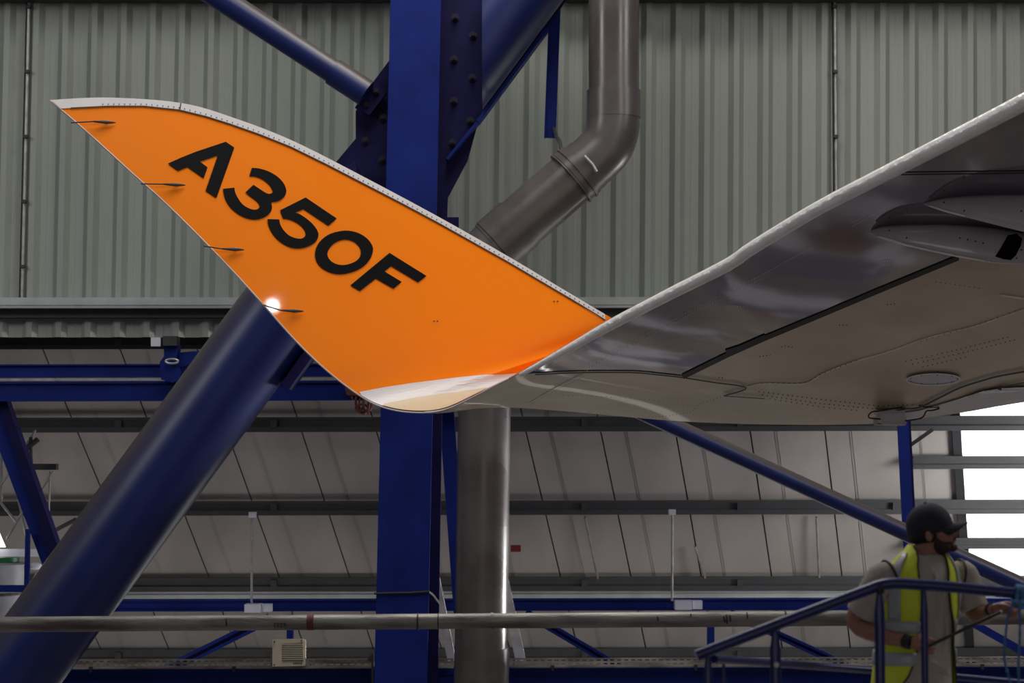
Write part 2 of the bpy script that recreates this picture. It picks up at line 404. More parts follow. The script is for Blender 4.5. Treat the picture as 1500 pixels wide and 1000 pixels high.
# gussets
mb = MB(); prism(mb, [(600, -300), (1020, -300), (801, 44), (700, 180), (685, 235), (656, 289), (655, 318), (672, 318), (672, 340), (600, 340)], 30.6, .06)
mkobj('gusset_plate', mb, M['blue_shade'], colm)
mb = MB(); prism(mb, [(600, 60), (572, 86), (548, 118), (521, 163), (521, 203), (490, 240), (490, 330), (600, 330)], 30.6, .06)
mkobj('gusset_plate', mb, M['blue_shade'], colm)
mb = MB(); bar(mb, P(801, 44, 30.5), P(700, 180, 30.5), .05, .35); bar(mb, P(700, 180, 30.5), P(655, 235, 30.5), .04, .3)
mkobj('stiffener', mb, M['blue'], colm)
bolts = [(561, 173), (535, 206), (560, 234), (667, 26), (693, 52), (665, 87), (692, 114), (665, 148), (689, 177), (663, 209)]
for (bx, by) in bolts:
    mb = MB(); c = P(bx, by, 30.6); tube(mb, [c, c-Vector((0, .015, 0))], .062, 16); tube(mb, [c-Vector((0, .015, 0)), c-Vector((0, .06, 0))], .045, 6); tube(mb, [c-Vector((0, .06, 0)), c-Vector((0, .09, 0))], .022, 8)
    mkobj('bolt', mb, M['bolt'], colm)
# cable tied round column
mb = MB(); tube(mb, [P(548, 869, 29.97), P(580, 868, 29.97), P(600, 868, 29.97), P(628, 866, 29.97), P(634, 871, 30.3), P(644, 884, 31.1)], .018, 8)
tag(mkobj('loose_cable', mb, M['black']), 'thin dark cable wrapped across the blue column above the pipe', 'cable')
# base plate
mb = MB(); box(mb, (colm.location.x, 30.6, .02), 1.4, 1.8, .04); mkobj('base_plate', mb, M['blue_shade'], colm)

# big raking tube (lower left)
RT = 62/FPX
bt = thing('raking_tube', 'massive dark blue raking tube running down to the lower left corner', 'tube', P(13, 1000, 29.2))
a = P(533, 291, 29.2); b = P(13, 1000, 29.2); dirb = (b-a).normalized(); b2 = a + dirb*((0.3-a.z)/dirb.z)
mb = MB(); tube(mb, [a, a+(b2-a)*.5, b2], RT*29.2, 48); autosmooth(mkobj('tube_body', mb, M['blue_tube'], bt))
mb = MB(); n = Vector((-dirb.z, 0, dirb.x)); n = n if n.x > 0 else -n
p1 = P(462, 508, 29.2); p2 = P(420, 567, 29.2); bar(mb, p1+n*.0, p2+n*.0, .14, .5); mkobj('edge_plate', mb, M['blue_shade'], bt)
mb = MB(); prism(mb, [(495, 250), (520, 236), (530, 300), (500, 340)], 29.6, .9); mkobj('end_lug', mb, M['blue_shade'], bt)
mb = MB(); box(mb, (b2.x, b2.y, .16), 2.2, 1.8, .3); mkobj('footing', mb, M['blue_shade'], bt)
# upper right collinear tube, cut vertically at the gusset
ut = thing('raking_tube', 'thick blue diagonal tube rising to the upper right of the column', 'tube', P(800, 0, 30.0))
mb = MB(); a = P(661-60, 119+81, 30.0); dd = (P(661, 119, 30.0)-a).normalized(); tube(mb, [a, a+dd*4, a+dd*12], RT*30.0, 48)
o = mkobj('tube_body', mb, M['blue_tube'], ut)
bm = bmesh.new(); bm.from_mesh(o.data); xc = P(707, 70, 30).x
r = bmesh.ops.bisect_plane(bm, geom=bm.verts[:]+bm.edges[:]+bm.faces[:], plane_co=(xc, 0, 0), plane_no=(-1, 0, 0), clear_outer=True)
bmesh.ops.contextual_create(bm, geom=[e for e in r['geom_cut'] if isinstance(e, bmesh.types.BMEdge)]); bm.to_mesh(o.data); bm.free(); autosmooth(o)
# upper left brace
br = thing('brace_tube', 'slim blue brace tube coming down from the upper left to the bolted gusset', 'tube', P(530, 135, 30.3))
mb = MB(); a = P(530, 132, 30.2); b = P(150, -115, 30.2); tube(mb, [a, b], 18/FPX*30.2, 28); autosmooth(mkobj('tube_body', mb, M['blue_tube'], br))
mb = MB(); a2 = P(537, 137, 30.2); b2_ = P(488, 105, 30.2); tube(mb, [a2, b2_], 20.5/FPX*30.2, 28); autosmooth(mkobj('end_sleeve', mb, M['blue_tube'], br))
mb = MB(); prism(mb, [(548, 119), (566, 136), (541, 169), (520, 157)], 30.35, .12); mkobj('end_lug', mb, M['blue_shade'], br)
for (bx, by) in ((551, 134), (536, 154)):
    mb = MB(); c = P(bx, by, 30.35); tube(mb, [c, c-Vector((0, .05, 0))], .05, 6); tube(mb, [c-Vector((0, .05, 0)), c-Vector((0, .09, 0))], .025, 8); mkobj('bolt', mb, M['bolt'], br)
# hanger strap near the downpipe
hs = thing('hanger_strap', 'narrow blue strap hanging down to the grey downpipe clamp', 'strap', P(805, 200, 30.2))
mb = MB(); prism(mb, [(807, -60), (824, -60), (814, 202), (797, 201)], 30.7, .06); mkobj('strap_plate', mb, M['blue'], hs)
mb = MB(); prism(mb, [(807, -60), (809, -60), (799, 202), (797, 201)], 30.63, .07); mkobj('strap_lip', mb, M['blue'], hs)
mb = MB(); tube(mb, [P(811, 188, 30.68), P(815, 200, 30.4), P(820, 207, 29.9), P(822, 219, 29.3), P(828, 222, 28.85)], .03, 8); mkobj('hook', mb, M['purlin'], hs)
# grey downpipe
YP = 28.8
dp = thing('downpipe', 'fat grey downpipe bending behind the winglet, with couplings', 'pipe', (P(705, 1000, YP).x, YP, 0))
def rp(px): return px/2/FPX*YP
Vs = [P(900, -500, YP), P(899, 150, YP)]
mb = MB(); tube(mb, Vs, rp(75), 40); autosmooth(mkobj('upper_pipe', mb, M['pipe'], dp))
mb = MB(); tube(mb, [P(899, 133, YP), P(899, 173, YP)], rp(80), 40); autosmooth(mkobj('coupling', mb, M['pipe'], dp))
el = catmull([P(899, 160, YP), P(897, 190, YP), P(888, 214, YP), P(868, 235, YP), P(848, 252, YP)], 6)
mb = MB(); tube(mb, el, rp(79), 40); autosmooth(mkobj('elbow', mb, M['pipe'], dp))
mb = MB(); tube(mb, [P(862, 240, YP), P(735, 350, YP), P(722, 361, YP)], rp(81), 40); autosmooth(mkobj('sloping_pipe', mb, M['pipe'], dp))
for (q1, q2, rr) in (((852, 248), (838, 260), 86), ((760, 328), (726, 358), 85)):
    mb = MB(); tube(mb, [P(*q1, YP), P(*q2, YP)], rp(rr), 40); autosmooth(mkobj('coupling', mb, M['pipe'], dp))
mb = MB(); tube(mb, catmull([P(728, 356, YP), P(715, 372, YP), P(711, 395, YP), P(711, 430, YP)], 5), rp(80), 40); autosmooth(mkobj('elbow', mb, M['pipe'], dp))
lo_a = P(712, 420, YP); lo_b = P(704, 1000, YP); d_ = lo_b-lo_a; lo_c = lo_a + d_*((0.001-lo_a.z)/d_.z)
mb = MB(); tube(mb, [lo_a, lo_c], rp(77), 40); autosmooth(mkobj('lower_pipe', mb, M['pipe'], dp))
mb = MB(); tube(mb, [P(706, 948, YP), lo_c], rp(80), 40); autosmooth(mkobj('coupling', mb, M['pipe'], dp))
mb = MB(); c0 = P(843, 256, YP); dirp = (P(735, 350, YP)-P(862, 240, YP)).normalized()
for s in (-.05, .07):
    tube(mb, [c0+dirp*s, c0+dirp*(s+.025)], rp(90), 40)
autosmooth(mkobj('pipe_clamp', mb, M['pipe'], dp))
mb = MB(); c = P(872, 245, YP-.44); tube(mb, [c+Vector((-.15, 0, .16)), c+Vector((-.04, -.02, .04)), c+Vector((.02, 0, -.06))], .022, 8); mkobj('clamp_screw', mb, M['steel'], dp)

# blue-grey post and white strut seen between column and pipe
mb = MB(); prism(mb, [(640, 560), (662, 560), (684, 880), (678, 1000), (672, 1000)], 33.4, .2)
tag(mkobj('rear_stanchion', mb, M['blue']), 'blue plate visible in the gap between the column and the downpipe', 'plate')
st = thing('white_strut', 'pale strut slanting down behind the lower downpipe, right side', 'strut', P(762, 966, 32.4))
mb = MB(); bar(mb, P(729, 810, 32.4), P(763, 968, 32.4), .16, .12); mkobj('strut_body', mb, M['lightmetal'], st)
st = thing('white_strut', 'pale strut slanting down in the gap left of the lower downpipe', 'strut', P(660, 966, 32.4))
mb = MB(); bar(mb, P(629, 800, 32.4), P(662, 968, 32.4), .13, .12); mkobj('strut_body', mb, M['lightmetal'], st)
mb = MB(); prism(mb, [(748, 799), (763, 799), (763, 808), (748, 808)], 36.55, .3)
tag(mkobj('red_box', mb, M['red']), 'small dark red box just right of the lower downpipe', 'box')

# cable tray, perforated
def tray(x0, x1, lab):
    t = thing('cable_tray', lab, 'cable tray', P(x0, 979, 31.4)); mb = MB(); Y = 31.4
    f = lambda x, y: (x, y-.003*(x-300))
    for (a, b) in ((965, 967.2), (969.4, 972.4), (974.6, 979)):
        prism(mb, [f(x0, a), f(x1, a), f(x1, b), f(x0, b)], Y, .02)
    prism(mb, [f(x0, 978.4), f(x1, 978.4), f(x1, 979.4), f(x0, 979.4)], Y, .18)
    x = x0
    while x < x1:
        for (a, b) in ((967.2, 969.4), (972.4, 974.6)):
            xx = min(x+4, x1); prism(mb, [f(x, a), f(xx, a), f(xx, b), f(x, b)], Y, .02)
        x += 10.2
    mkobj('tray_side', mb, M['galv'], t)
    for x in range(int(x0)+60, int(x1), 210):
        mb = MB(); prism(mb, [f(x, 976), f(x+5, 976), f(x+4, 984), f(x+1, 984)], Y-.04, .05); mkobj('tray_clip', mb, M['black'], t)
tray(70, 546, 'perforated grey cable tray left of the blue column, under the vented box')
tray(640, 664, 'short stretch of perforated tray between the column and the downpipe')
tray(747, 1900, 'perforated grey cable tray right of the downpipe, behind the man')
mb = MB(); prism(mb, [(538, 966), (545, 957), (547, 958), (547, 1010), (544, 1010), (544, 970)], 31.2, .08)
tag(mkobj('tray_bracket', mb, M['purlin']), 'small dark end bracket of the cable tray beside the column', 'bracket')
# vented box
vb = thing('vent_box', 'cream louvred box standing on the cable tray below the pipe', 'box', P(423, 976, 31.28))
mb = MB(); prism(mb, [(399, 937), (444, 936), (445, 975), (399, 976)], 31.28, .12); mkobj('box_body', mb, M['cream'], vb)
mb = MB(); prism(mb, [(444, 936), (447.5, 938), (447.5, 974), (445, 975)], 31.30, .1); mkobj('side_face', mb, M['cream'], vb)
mb = MB(); prism(mb, [(413.5, 942.5), (444, 941), (444, 968), (413.5, 967.5)], 31.265, .02); mkobj('louvre_panel', mb, M['cream_dark'], vb)
for k in range(9):
    mb = MB(); y = 943.2+k*2.75; prism(mb, [(414, y), (443.5, y-.3), (443.5, y+.9), (414, y+1.1)], 31.245, .02); mkobj('louvre_slat', mb, M['cream'], vb)
for (x, y) in ((402, 939.5), (441.5, 938), (402, 973), (441.5, 971.5)):
    mb = MB(); c = P(x, y, 31.27); tube(mb, [c, c-Vector((0, .02, 0))], .010, 8); mkobj('screw', mb, M['black'], vb)
for k in range(5):
    mb = MB(); x = 429.5+k*2.1; prism(mb, [(x+.4, 970.2), (x+1.6, 970.2), (x+1.1, 972.2), (x-.1, 972.2)], 31.27, .01); mkobj('label_mark', mb, M['black'], vb)
# junction boxes and rods
for (x0, x1, y0, y1, xr, yr, lab) in ((358, 397, 885, 897, 369, 752, 'white junction box on the thin blue beam, left half of the picture'),
                                      (989, 1029, 880, 893, 985, 748, 'white junction box on the thin blue beam, right of the downpipe')):
    t = thing('junction_box', lab, 'box', P((x0+x1)/2, y1, 35.6)); f = x0+(x1-x0)*.62
    mb = MB(); prism(mb, [(x0, y0), (f, y0), (f, y1), (x0, y1)], 35.5, .3); mkobj('box_body', mb, M['junction'], t)
    mb = MB(); prism(mb, [(f+1, y0), (x1, y0), (x1, y1-1), (f+1, y1-1)], 35.55, .25); mkobj('box_lid', mb, M['junction'], t)
    mb = MB(); tube(mb, [P(xr-.5, y0, 35.65), P(xr, yr, 35.65)], .022, 8); mkobj('hanger_rod', mb, M['steel'], t)
    mb = MB(); prism(mb, [(xr-5, yr-2), (xr+5, yr-2), (xr+5, yr+6), (xr-5, yr+6)], 35.55, .2); mkobj('rod_clamp', mb, M['junction'], t)
# hanging rods in the roof bays (right)
for (xa, ya, xb, yb, lab) in ((857, 757, 876, 848, 'thin pale tie rod in the roof bay right of the lower downpipe'), (1196, 757, 1200, 845, 'thin pale tie rod in the roof bay left of the man'), (1018, 800, 1033, 846, 'short tie rod above the right hand junction box')):
    mb = MB(); tube(mb, [P(xa, ya, SH(xa, ya, .15).y), P(xb, yb, SH(xb, yb, .2).y)], .022, 8)
    tag(mkobj('tie_rod', mb, M['steel']), lab, 'rod', 'tie rods between purlins')
# lattice braces low
def brace(xa, ya, xb, yb, wpx, Y, lab, m='blue', double=False):
    t = thing('diagonal_brace', lab, 'brace', P(xb, yb, Y)); w_ = wpx/FPX*Y
    a, b = P(xa, ya, Y), P(xb, yb, Y); tt = (b-a).normalized(); nn = Vector((-tt.z, 0, tt.x))
    if double:
        for s in (-.32, .32):
            mb = MB(); bar(mb, a+nn*w_*s, b+nn*w_*s, w_*.32, .12); mkobj('brace_leg', mb, M[m], t)
        mb = MB(); bar(mb, a+Vector((0, .06, 0)), b+Vector((0, .06, 0)), w_*.7, .02); mkobj('brace_back', mb, M['blue_shade'], t)
    else:
        mb = MB(); bar(mb, a, b, w_, .15); mkobj('brace_leg', mb, M[m], t)
brace(395, 905, 235, 985, 15, 35.93, 'blue double brace low on the left, left of the cream vented box', double=True)
brace(770, 897, 915, 982, 12, 35.93, 'blue double brace low, just right of the downpipe', double=True)
brace(1070, 898, 1240, 975, 12, 35.93, 'blue double brace low, behind the sloping handrail', double=True)
brace(425, 900, 425, 940, 9, 35.93, 'short blue upright above the cream vented box')
brace(1041, 898, 1041, 975, 10, 35.93, 'short blue upright below the pipe, left of the handrail')
brace(1400, 898, 1530, 972, 11, 35.0, 'light blue brace low at right, behind the rope')
# long diagonal tube at right
lt = thing('brace_tube', 'long blue diagonal tube passing behind the man in the cap', 'tube', P(1500, 860, 28.5))
mb = MB(); tube(mb, [P(650, 470, 28.5), P(1010, 635, 28.5), P(1620, 914, 28.5)], 12.5/FPX*28.5, 28); autosmooth(mkobj('tube_body', mb, M['blue_tube'], lt))
up = thing('steel_post', 'blue upright post under the wing, left of the bright rooflights', 'post', P(1334, 790, 31))
mb = MB(); prism(mb, [(1306, 440), (1322, 440), (1363, 1262), (1347, 1262)], 31, .06); mkobj('post_face', mb, M['blue'], up)
mb = MB(); prism(mb, [(1322, 440), (1325, 440), (1367, 1262), (1363, 1262)], 31.02, .3); mkobj('post_side', mb, M['blue_shade'], up)
mb = MB(); bar(mb, P(1332, 653, 31.4), P(1366, 629, 31.4), .05, .08); mkobj('knee_brace', mb, M['purlin'], up)
# left background clutter
lb = thing('raking_beam', 'blue raking beam at the left edge among thin lattice rods', 'beam', P(75, 830, 32.9))
mb = MB(); prism(mb, [(-40, 560), (-8, 640), (66, 838), (80, 838), (92, 838), (4, 600), (-12, 560)], 32.9, .05); mkobj('beam_face', mb, M['blue'], lb)
mb = MB(); prism(mb, [(-12, 560), (0, 560), (98, 838), (80, 838)], 32.8, .3); mkobj('beam_flange', mb, M['blue_shade'], lb)
lr = thing('lattice_truss', 'thin grey lattice rods at the far left above the storage tank', 'truss', P(20, 820, 34))
for (xa, ya, xb, yb, r_) in ((0, 713, 52, 630, .02), (45, 640, 47, 780, .03), (28, 665, 56, 643, .045), (46, 738, 78, 690, .02), (5, 670, 70, 820, .02), (73, 690, 71, 785, .015), (0, 735, 25, 765, .02), (10, 790, 35, 745, .02), (65, 785, 112, 760, .035), (2, 640, 2, 735, .02), (20, 700, 40, 790, .02)):
    mb = MB(); tube(mb, [P(xa, ya, 34), P(xb, yb, 34)], r_, 8); mkobj('rod', mb, M['purlin'] if r_ > .02 else M['steel'], lr)
mb = MB(); prism(mb, [(32, 679), (82, 679), (82, 688), (32, 688)], 34, .2)
tag(mkobj('short_purlin', mb, M['purlin']), 'short dark grey purlin stub at the far left', 'beam')
t = thing('blue_post_frame', 'slim blue post with cross beam in front of the storage tank', 'frame', P(39, 860, 32.7))
mb = MB(); prism(mb, [(37, 775), (43, 775), (42, 860), (35, 860)], 32.7, .08); mkobj('post', mb, M['blue'], t)
mb = MB(); prism(mb, [(-60, 857), (48, 857), (48, 867), (-60, 867)], 32.75, .1); mkobj('cross_beam', mb, M['blue'], t)
tk = thing('storage_tank', 'grey round tank with a green lid at the far left', 'tank', P(-4, 900, 33.6))
a = P(-4, 930, 33.7); b = P(-4, 826, 33.7); mb = MB(); tube(mb, [a, b, b+Vector((0, 0, .03))], [.52, .52, .46], 28); autosmooth(mkobj('tank_body', mb, M['tank'], tk))
mb = MB(); tube(mb, [P(10, 826, 33.7), P(10, 816, 33.7)], .2, 20); autosmooth(mkobj('lid', mb, M['green'], tk))
mb = MB(); tube(mb, [P(-4, 866, 33.7), P(-4, 870, 33.7)], .535, 28); mkobj('hoop', mb, M['purlin'], tk)
mb = MB(); prism(mb, [(-30, 760), (-2, 780), (7, 801), (-30, 801)], 34.6, .06)
tag(mkobj('strip_light', mb, M['lampglow']), 'bright white lamp panel at the far left edge', 'lamp')
mb = MB(); prism(mb, [(-30, 804), (62, 804), (60, 815), (-30, 815)], 34.8, .1)
tag(mkobj('light_beam', mb, M['junction']), 'pale horizontal beam above the green tank lid', 'beam')
mb = MB(); ellipsoid(mb, P(52, 829, 33.8), .11, .1, .06); o = mkobj('white_bottle', mb, M['junction'], smooth=True); tag(o, 'small white container beside the raking tube at far left', 'container')
# rusty cable loops at the winglet's trailing edge
cl = thing('cable_bundle', 'rust brown cable loops hanging beside the winglet foot', 'cables', P(530, 590, 32.2))
for k, (cx, cy, rx, ry) in enumerate(((527, 588, 6, 13), (533, 592, 7, 14), (538, 590, 6, 15), (519, 578, 4, 7), (530, 598, 9, 6))):
    mb = MB(); tube(mb, [P(cx+rx*math.cos(a), cy+ry*math.sin(a), 32.5+.05*math.sin(3*a+k)) for a in [i*math.pi/10 for i in range(21)]], .018, 8); mkobj('loop', mb, M['rust'], cl)
mb = MB(); prism(mb, [(505, 568), (530, 566), (528, 580), (508, 578)], 32.42, .2); mkobj('cable_reel', mb, M['rust'], cl)

# ------------------------------------------------------------ the wing
Aw, Bw, Cw = P(73, 147, 21.3), P(470, 523, 21.9), P(895, 465, 24.6)
nW = (Bw-Aw).cross(Cw-Aw).normalized()
def onW(px, py):
    d = ray(px, py); return CAM + d*((Aw-CAM).dot(nW)/d.dot(nW))
if nW.y > 0: nW = -nW
Np = [(73, 147), (105, 174), (137, 202), (195, 255), (245, 300), (319, 374), (374, 433), (434, 500), (479, 543), (524, 577.5), (560, 596), (604, 604), (650, 600.5), (700, 578), (761, 546)]
Fp = [(74, 146.5), (160, 143), (265, 151), (340, 172), (430, 207), (540, 263), (650, 322), (750, 379), (825, 424), (895, 465), (925, 478), (950, 488), (972, 494), (990, 498), (1003, 501)]
NY = {9: 22.0, 10: 21.95, 11: 21.8, 12: 21.6, 13: 21.3, 14: 20.9}
FY = {9: 24.6, 10: 24.9, 11: 25.1, 12: 25.3, 13: 25.4, 14: 25.5}
Nst = [onW(*p) if i < 9 else P(p[0], p[1], NY[i]) for i, p in enumerate(Np)]
Fst = [onW(*p) if i < 9 else P(p[0], p[1], FY[i]) for i, p in enumerate(Fp)]
# keep the joint continuous
Nst[9] = onW(524, 577.5)*.6 + P(524, 577.5, NY[9])*.4
Fst[9] = onW(895, 465)
SUB = 6
Nc, Fc = catmull(Nst, SUB), catmull(Fst, SUB)
wing = thing('aircraft_wing', 'aircraft wing seen from below with its upswept orange winglet', 'aircraft wing', P(1500, 400, 20))
NV = 16
def grid(A, B, nv=NV, off=None):
    mb = MB(); vs = []; fs = []
    for a, b in zip(A, B):
        for j in range(nv+1):
            t = j/nv; v = a.lerp(b, t)
            vs.append(v)
    for i in range(len(A)-1):
        for j in range(nv):
            q = i*(nv+1)+j; fs.append((q, q+1, q+nv+2, q+nv+1))
    mb.add(vs, fs); return mb
front = grid(Nc, Fc)
for i in range(len(Nc)):
    g_ = min(1, max(0, (i/SUB-10.2)/2.5))
    for j in range(NV+1):
        k = i*(NV+1)+j; front.v[k] = Vector(front.v[k]) + Vector((0, .9, .12))*g_*math.sin(math.pi*j/NV)**.8
WB = BVHTree.FromPolygons([Vector(v) for v in front.v], front.f)
# closed body with aerofoil thickness behind the visible face
nrm = [Vector((0, 0, 0)) for _ in front.v]
for f in front.f:
    a, b, c, d = [Vector(front.v[i]) for i in f]; n = (c-a).cross(d-b)
    for i in f: nrm[i] += n
ref = nW
for i, n in enumerate(nrm):
    n.normalize()
    if n.dot(Vector((0, -1, 0))) < 0 and n.dot(ref) < 0: nrm[i] = -n
NU = len(Nc); W1 = NV+1
body = MB(); fv = [Vector(v) for v in front.v]; bv = []
# consistent orientation: propagate from first
prev = None
for i in range(NU):
    for j in range(W1):
        k = i*W1+j; n = nrm[k]
        if i < 54:
            if n.y > 0: n = -n
        else:
            if n.dot(nrm[k-W1]) < 0: n = -n
        nrm[k] = n; t = j/NV
        th = .006 + .17*math.sin(math.pi*min(1, t**.8))*min(1, i/20)*(1-.9*min(1, max(0, (i-50)/12)))
        bv.append(fv[k] - n*th)
n0 = len(fv); fs = list(front.f) + [tuple(n0+i for i in reversed(f)) for f in front.f]
for i in range(NU-1):
    for j in (0, NV):
        a, b = i*W1+j, (i+1)*W1+j; fs.append((a, b, b+n0, a+n0))
for i in (0, NU-1):
    for j in range(NV):
        a, b = i*W1+j, i*W1+j+1; fs.append((a, b, b+n0, a+n0))
body.add(fv+bv, fs)
winglet = mkobj('winglet', body, M['orange'], wing); autosmooth(winglet, 35); winglet['label'] = 'orange upswept winglet with black lettering'
def hit(px, py, bvh, lift=.006):
    d = ray(px, py).normalized(); loc, n, i, t = bvh.ray_cast(CAM, d)
    if loc is None:
        return None
    if n.dot(d) > 0: n = -n
    return loc + n*lift - d*lift*.5
def decal(name, polys, bvh, m, parent, lift=.006, dense=0):
    """flat marking laid on the surface: polygons in photo pixels, first outer, others holes"""
    flat = [p for poly in polys for p in poly]
    tris = tessellate_polygon([[Vector((p[0], p[1], 0)) for p in poly] for poly in polys])
    bm = bmesh.new(); vs = [bm.verts.new((p[0], p[1], 0)) for p in flat]
    for t in tris:
        try: bm.faces.new([vs[i] for i in t])
        except ValueError: pass
    for _ in range(dense): bmesh.ops.subdivide_edges(bm, edges=[e for e in bm.edges if e.calc_length() > 12], cuts=1, use_grid_fill=True)
    bmesh.ops.triangulate(bm, faces=bm.faces)
    bm.verts.index_update(); out = []
    for v in bm.verts:
        h = hit(v.co.x, v.co.y, bvh, lift)
        out.append(h)
    mb = MB(); ok = [h is not None for h in out]
    mb.add([h if h is not None else CAM for h in out], [tuple(v.index for v in f.verts) for f in bm.faces if all(ok[v.index] for v in f.verts)])
    bm.free()
    mb.v = [v for v in mb.v]
    o = mkobj(name, mb, m, parent)
    b2 = bmesh.new(); b2.from_mesh(o.data); bmesh.ops.delete(b2, geom=[v for v in b2.verts if not v.link_faces], context='VERTS'); b2.to_mesh(o.data); b2.free()
    return o
s1 = lambda L: [(240+x/7.145, 200+y/7.145) for x, y in L]
s2 = lambda L: [(380+x/5.769, 280+y/5.769) for x, y in L]
gA = s1([(40, 285), (180, 222), (330, 162), (480, 112), (645, 57), (735, 118), (548, 645), (435, 568), (562, 200), (375, 265), (455, 325), (415, 438), (250, 322), (200, 340), (150, 362)])
def part_smooth(pts, rngs):
    out = []; n = len(pts); i = 0
    sm = set(k for a, b in rngs for k in range(a, b))
    for i in range(n):
        p1 = Vector(pts[i]); p2 = Vector(pts[(i+1) % n])
        if i in sm:
            p0 = Vector(pts[i-1]) if (i-1) in sm else p1*2-p2; p3 = Vector(pts[(i+2) % n]) if (i+1) in sm else p2*2-p1
            for j in range(4):
                t = j/4; out.append(0.5*((2*p1)+(p2-p0)*t+(2*p0-5*p1+4*p2-p3)*t*t+(3*p1-p0-3*p2+p3)*t**3))
        else: out.append(p1)
    return [(p[0], p[1]) for p in out]
g3 = s1([(918, 330), (1000, 338), (1100, 370), (1190, 425), (1250, 490), (1278, 560), (1270, 610), (1240, 650), (1190, 680), (1125, 692),
         (1130, 740), (1115, 790), (1070, 835), (1010, 862), (940, 870), (850, 850), (760, 800), (690, 735), (640, 650), (615, 550),
         (735, 537), (745, 590), (775, 650), (820, 710), (880, 750), (940, 768), (980, 760), (1000, 735), (990, 700), (960, 670), (850, 587),
         (935, 507), (1040, 578), (1080, 598), (1115, 600), (1138, 580), (1125, 540), (1090, 495), (1030, 450), (960, 422), (893, 418)])
g3 = part_smooth(g3, [(0, 9), (9, 19), (20, 29), (32, 40)])
g5 = s2([(388, 55), (652, 233), (582, 293), (372, 153), (302, 183), (345, 200), (410, 245), (465, 300), (495, 355), (490, 400), (460, 440), (400, 472), (330, 485), (250, 472), (170, 425), (110, 360), (75, 290), (65, 238),
         (165, 240), (175, 285), (205, 335), (255, 380), (320, 402), (365, 398), (388, 370), (380, 330), (345, 290), (290, 255), (235, 237), (200, 235), (172, 163)])
g5 = part_smooth(g5, [(4, 17), (18, 29)])
g0o = s2([(720, 335), (820, 350), (900, 395), (945, 450), (958, 500), (935, 570), (880, 635), (800, 680), (690, 703), (600, 690), (520, 645), (480, 590), (468, 535), (480, 475), (520, 415), (600, 360)])
g0i = s2([(725, 410), (790, 425), (835, 460), (855, 505), (845, 560), (800, 600), (720, 625), (650, 618), (600, 590), (573, 545), (580, 500), (620, 450), (670, 422)])
g0o = [tuple(p) for p in closed_smooth(g0o, 3)]; g0i = [tuple(p) for p in closed_smooth(g0i, 3)]
gF = s2([(1097, 523), (1410, 718), (1340, 772), (1112, 635), (1055, 680), (1200, 768), (1132, 825), (983, 740), (848, 845), (765, 798)])
for g, lab in (([gA], 'black letter A'), ([g3], 'black numeral 3'), ([g5], 'black numeral 5'), ([g0o, g0i], 'black numeral 0'), ([gF], 'black letter F')):
    o = decal('lettering', g, WB, M['ink'], winglet, .008); o['label'] = lab
# white leading edge strip
def proj(v):
    q = v-CAM; dz = q.y*cp+q.z*sp; return (750+FPX*q.x/dz, 500-FPX*(q.z*cp-q.y*sp)/dz)
lead = [proj(v) for v in Fc[:9*SUB+1]]
lead = [(x, y) for x, y in lead if x < 892]
_l = []
for k, (x, y) in enumerate(lead):
    a_ = Vector(lead[max(k-1, 0)]); b_ = Vector(lead[min(k+1, len(lead)-1)]); t_ = (b_-a_).normalized(); _l.append((x-t_.y*.35+(.6 if k == 0 else 0), y+t_.x*.35))
lead = _l
inner = [(88, 159.5), (118, 158), (160, 156), (210, 156), (262, 161.5), (301, 171), (336, 182), (380, 197.5), (425, 215.5), (480, 242.5), (535, 271), (590, 299.5), (645, 329), (695, 357), (745, 385), (795, 414.5), (840, 441), (886, 469)]
le = decal('leading_edge_strip', [lead+inner[::-1]], WB, M['white'], winglet, .008)
def pstrip(name, pts, wpx, bvh, m, parent, lift=.008, closed=False):
    pts = [Vector((p[0], p[1])) for p in pts]; mb = MB(); vs = []; prevn = 0
    for i, p in enumerate(pts):
        t = (pts[min(i+1, len(pts)-1)]-pts[max(i-1, 0)]).normalized(); n = Vector((-t.y, t.x))*wpx/2
        a, b = hit(*(p+n), bvh, lift), hit(*(p-n), bvh, lift)
        if a is None or b is None: continue
        vs += [a, b]
    if len(vs) < 4: return None
    mb.add(vs, [(i, i+1, i+3, i+2) for i in range(0, len(vs)-2, 2)]); return mkobj(name, mb, m, parent)
def dense(pts, step=12):
    out = [Vector((pts[0][0], pts[0][1]))]
    for a, b in zip(pts[:-1], pts[1:]):
        a, b = Vector((a[0], a[1])), Vector((b[0], b[1])); n = max(1, int((b-a).length/step))
        out += [a.lerp(b, k/n) for k in range(1, n+1)]
    return out
pstrip('strip_joint', dense(inner), 1.3, WB, M['seam'], winglet, .012)
pstrip('strip_joint', [(264.5, 151.5), (263, 161)], 1.6, WB, M['seam'], winglet, .012)
def dots(name, pts, step, r, bvh, m, parent, lift=.012, nmax=999):
    pts = dense(pts, 1.0); mb = MB(); acc = 0; last = pts[0]
    for p in pts:
        acc += (p-last).length; last = p
        if acc >= step:
            acc = 0; q = [hit(p.x+r*math.cos(a), p.y+r*math.sin(a), bvh, lift) for a in [k*math.pi/3 for k in range(6)]]
            if all(v is not None for v in q): mb.add(q, [tuple(range(6))])
    o = mkobj(name, mb, m, parent); o['kind'] = 'stuff'; return o
dots('rivets', [(142, 153.8), (160, 153.2), (210, 153.2), (262, 158.3), (301, 168), (337, 179), (381, 194.5), (426, 212.5), (481, 239.5), (536, 268), (591, 296.5), (646, 326), (696, 354), (746, 382), (796, 411.5), (841, 438), (884, 464)], 7.6, .95, WB, M['seam'], winglet)
dots('rivets', [(630, 471), (641, 471)], 5, 1.3, WB, M['seam'], winglet); dots('rivets', [(806, 442), (817, 442)], 5, 1.3, WB, M['seam'], winglet)
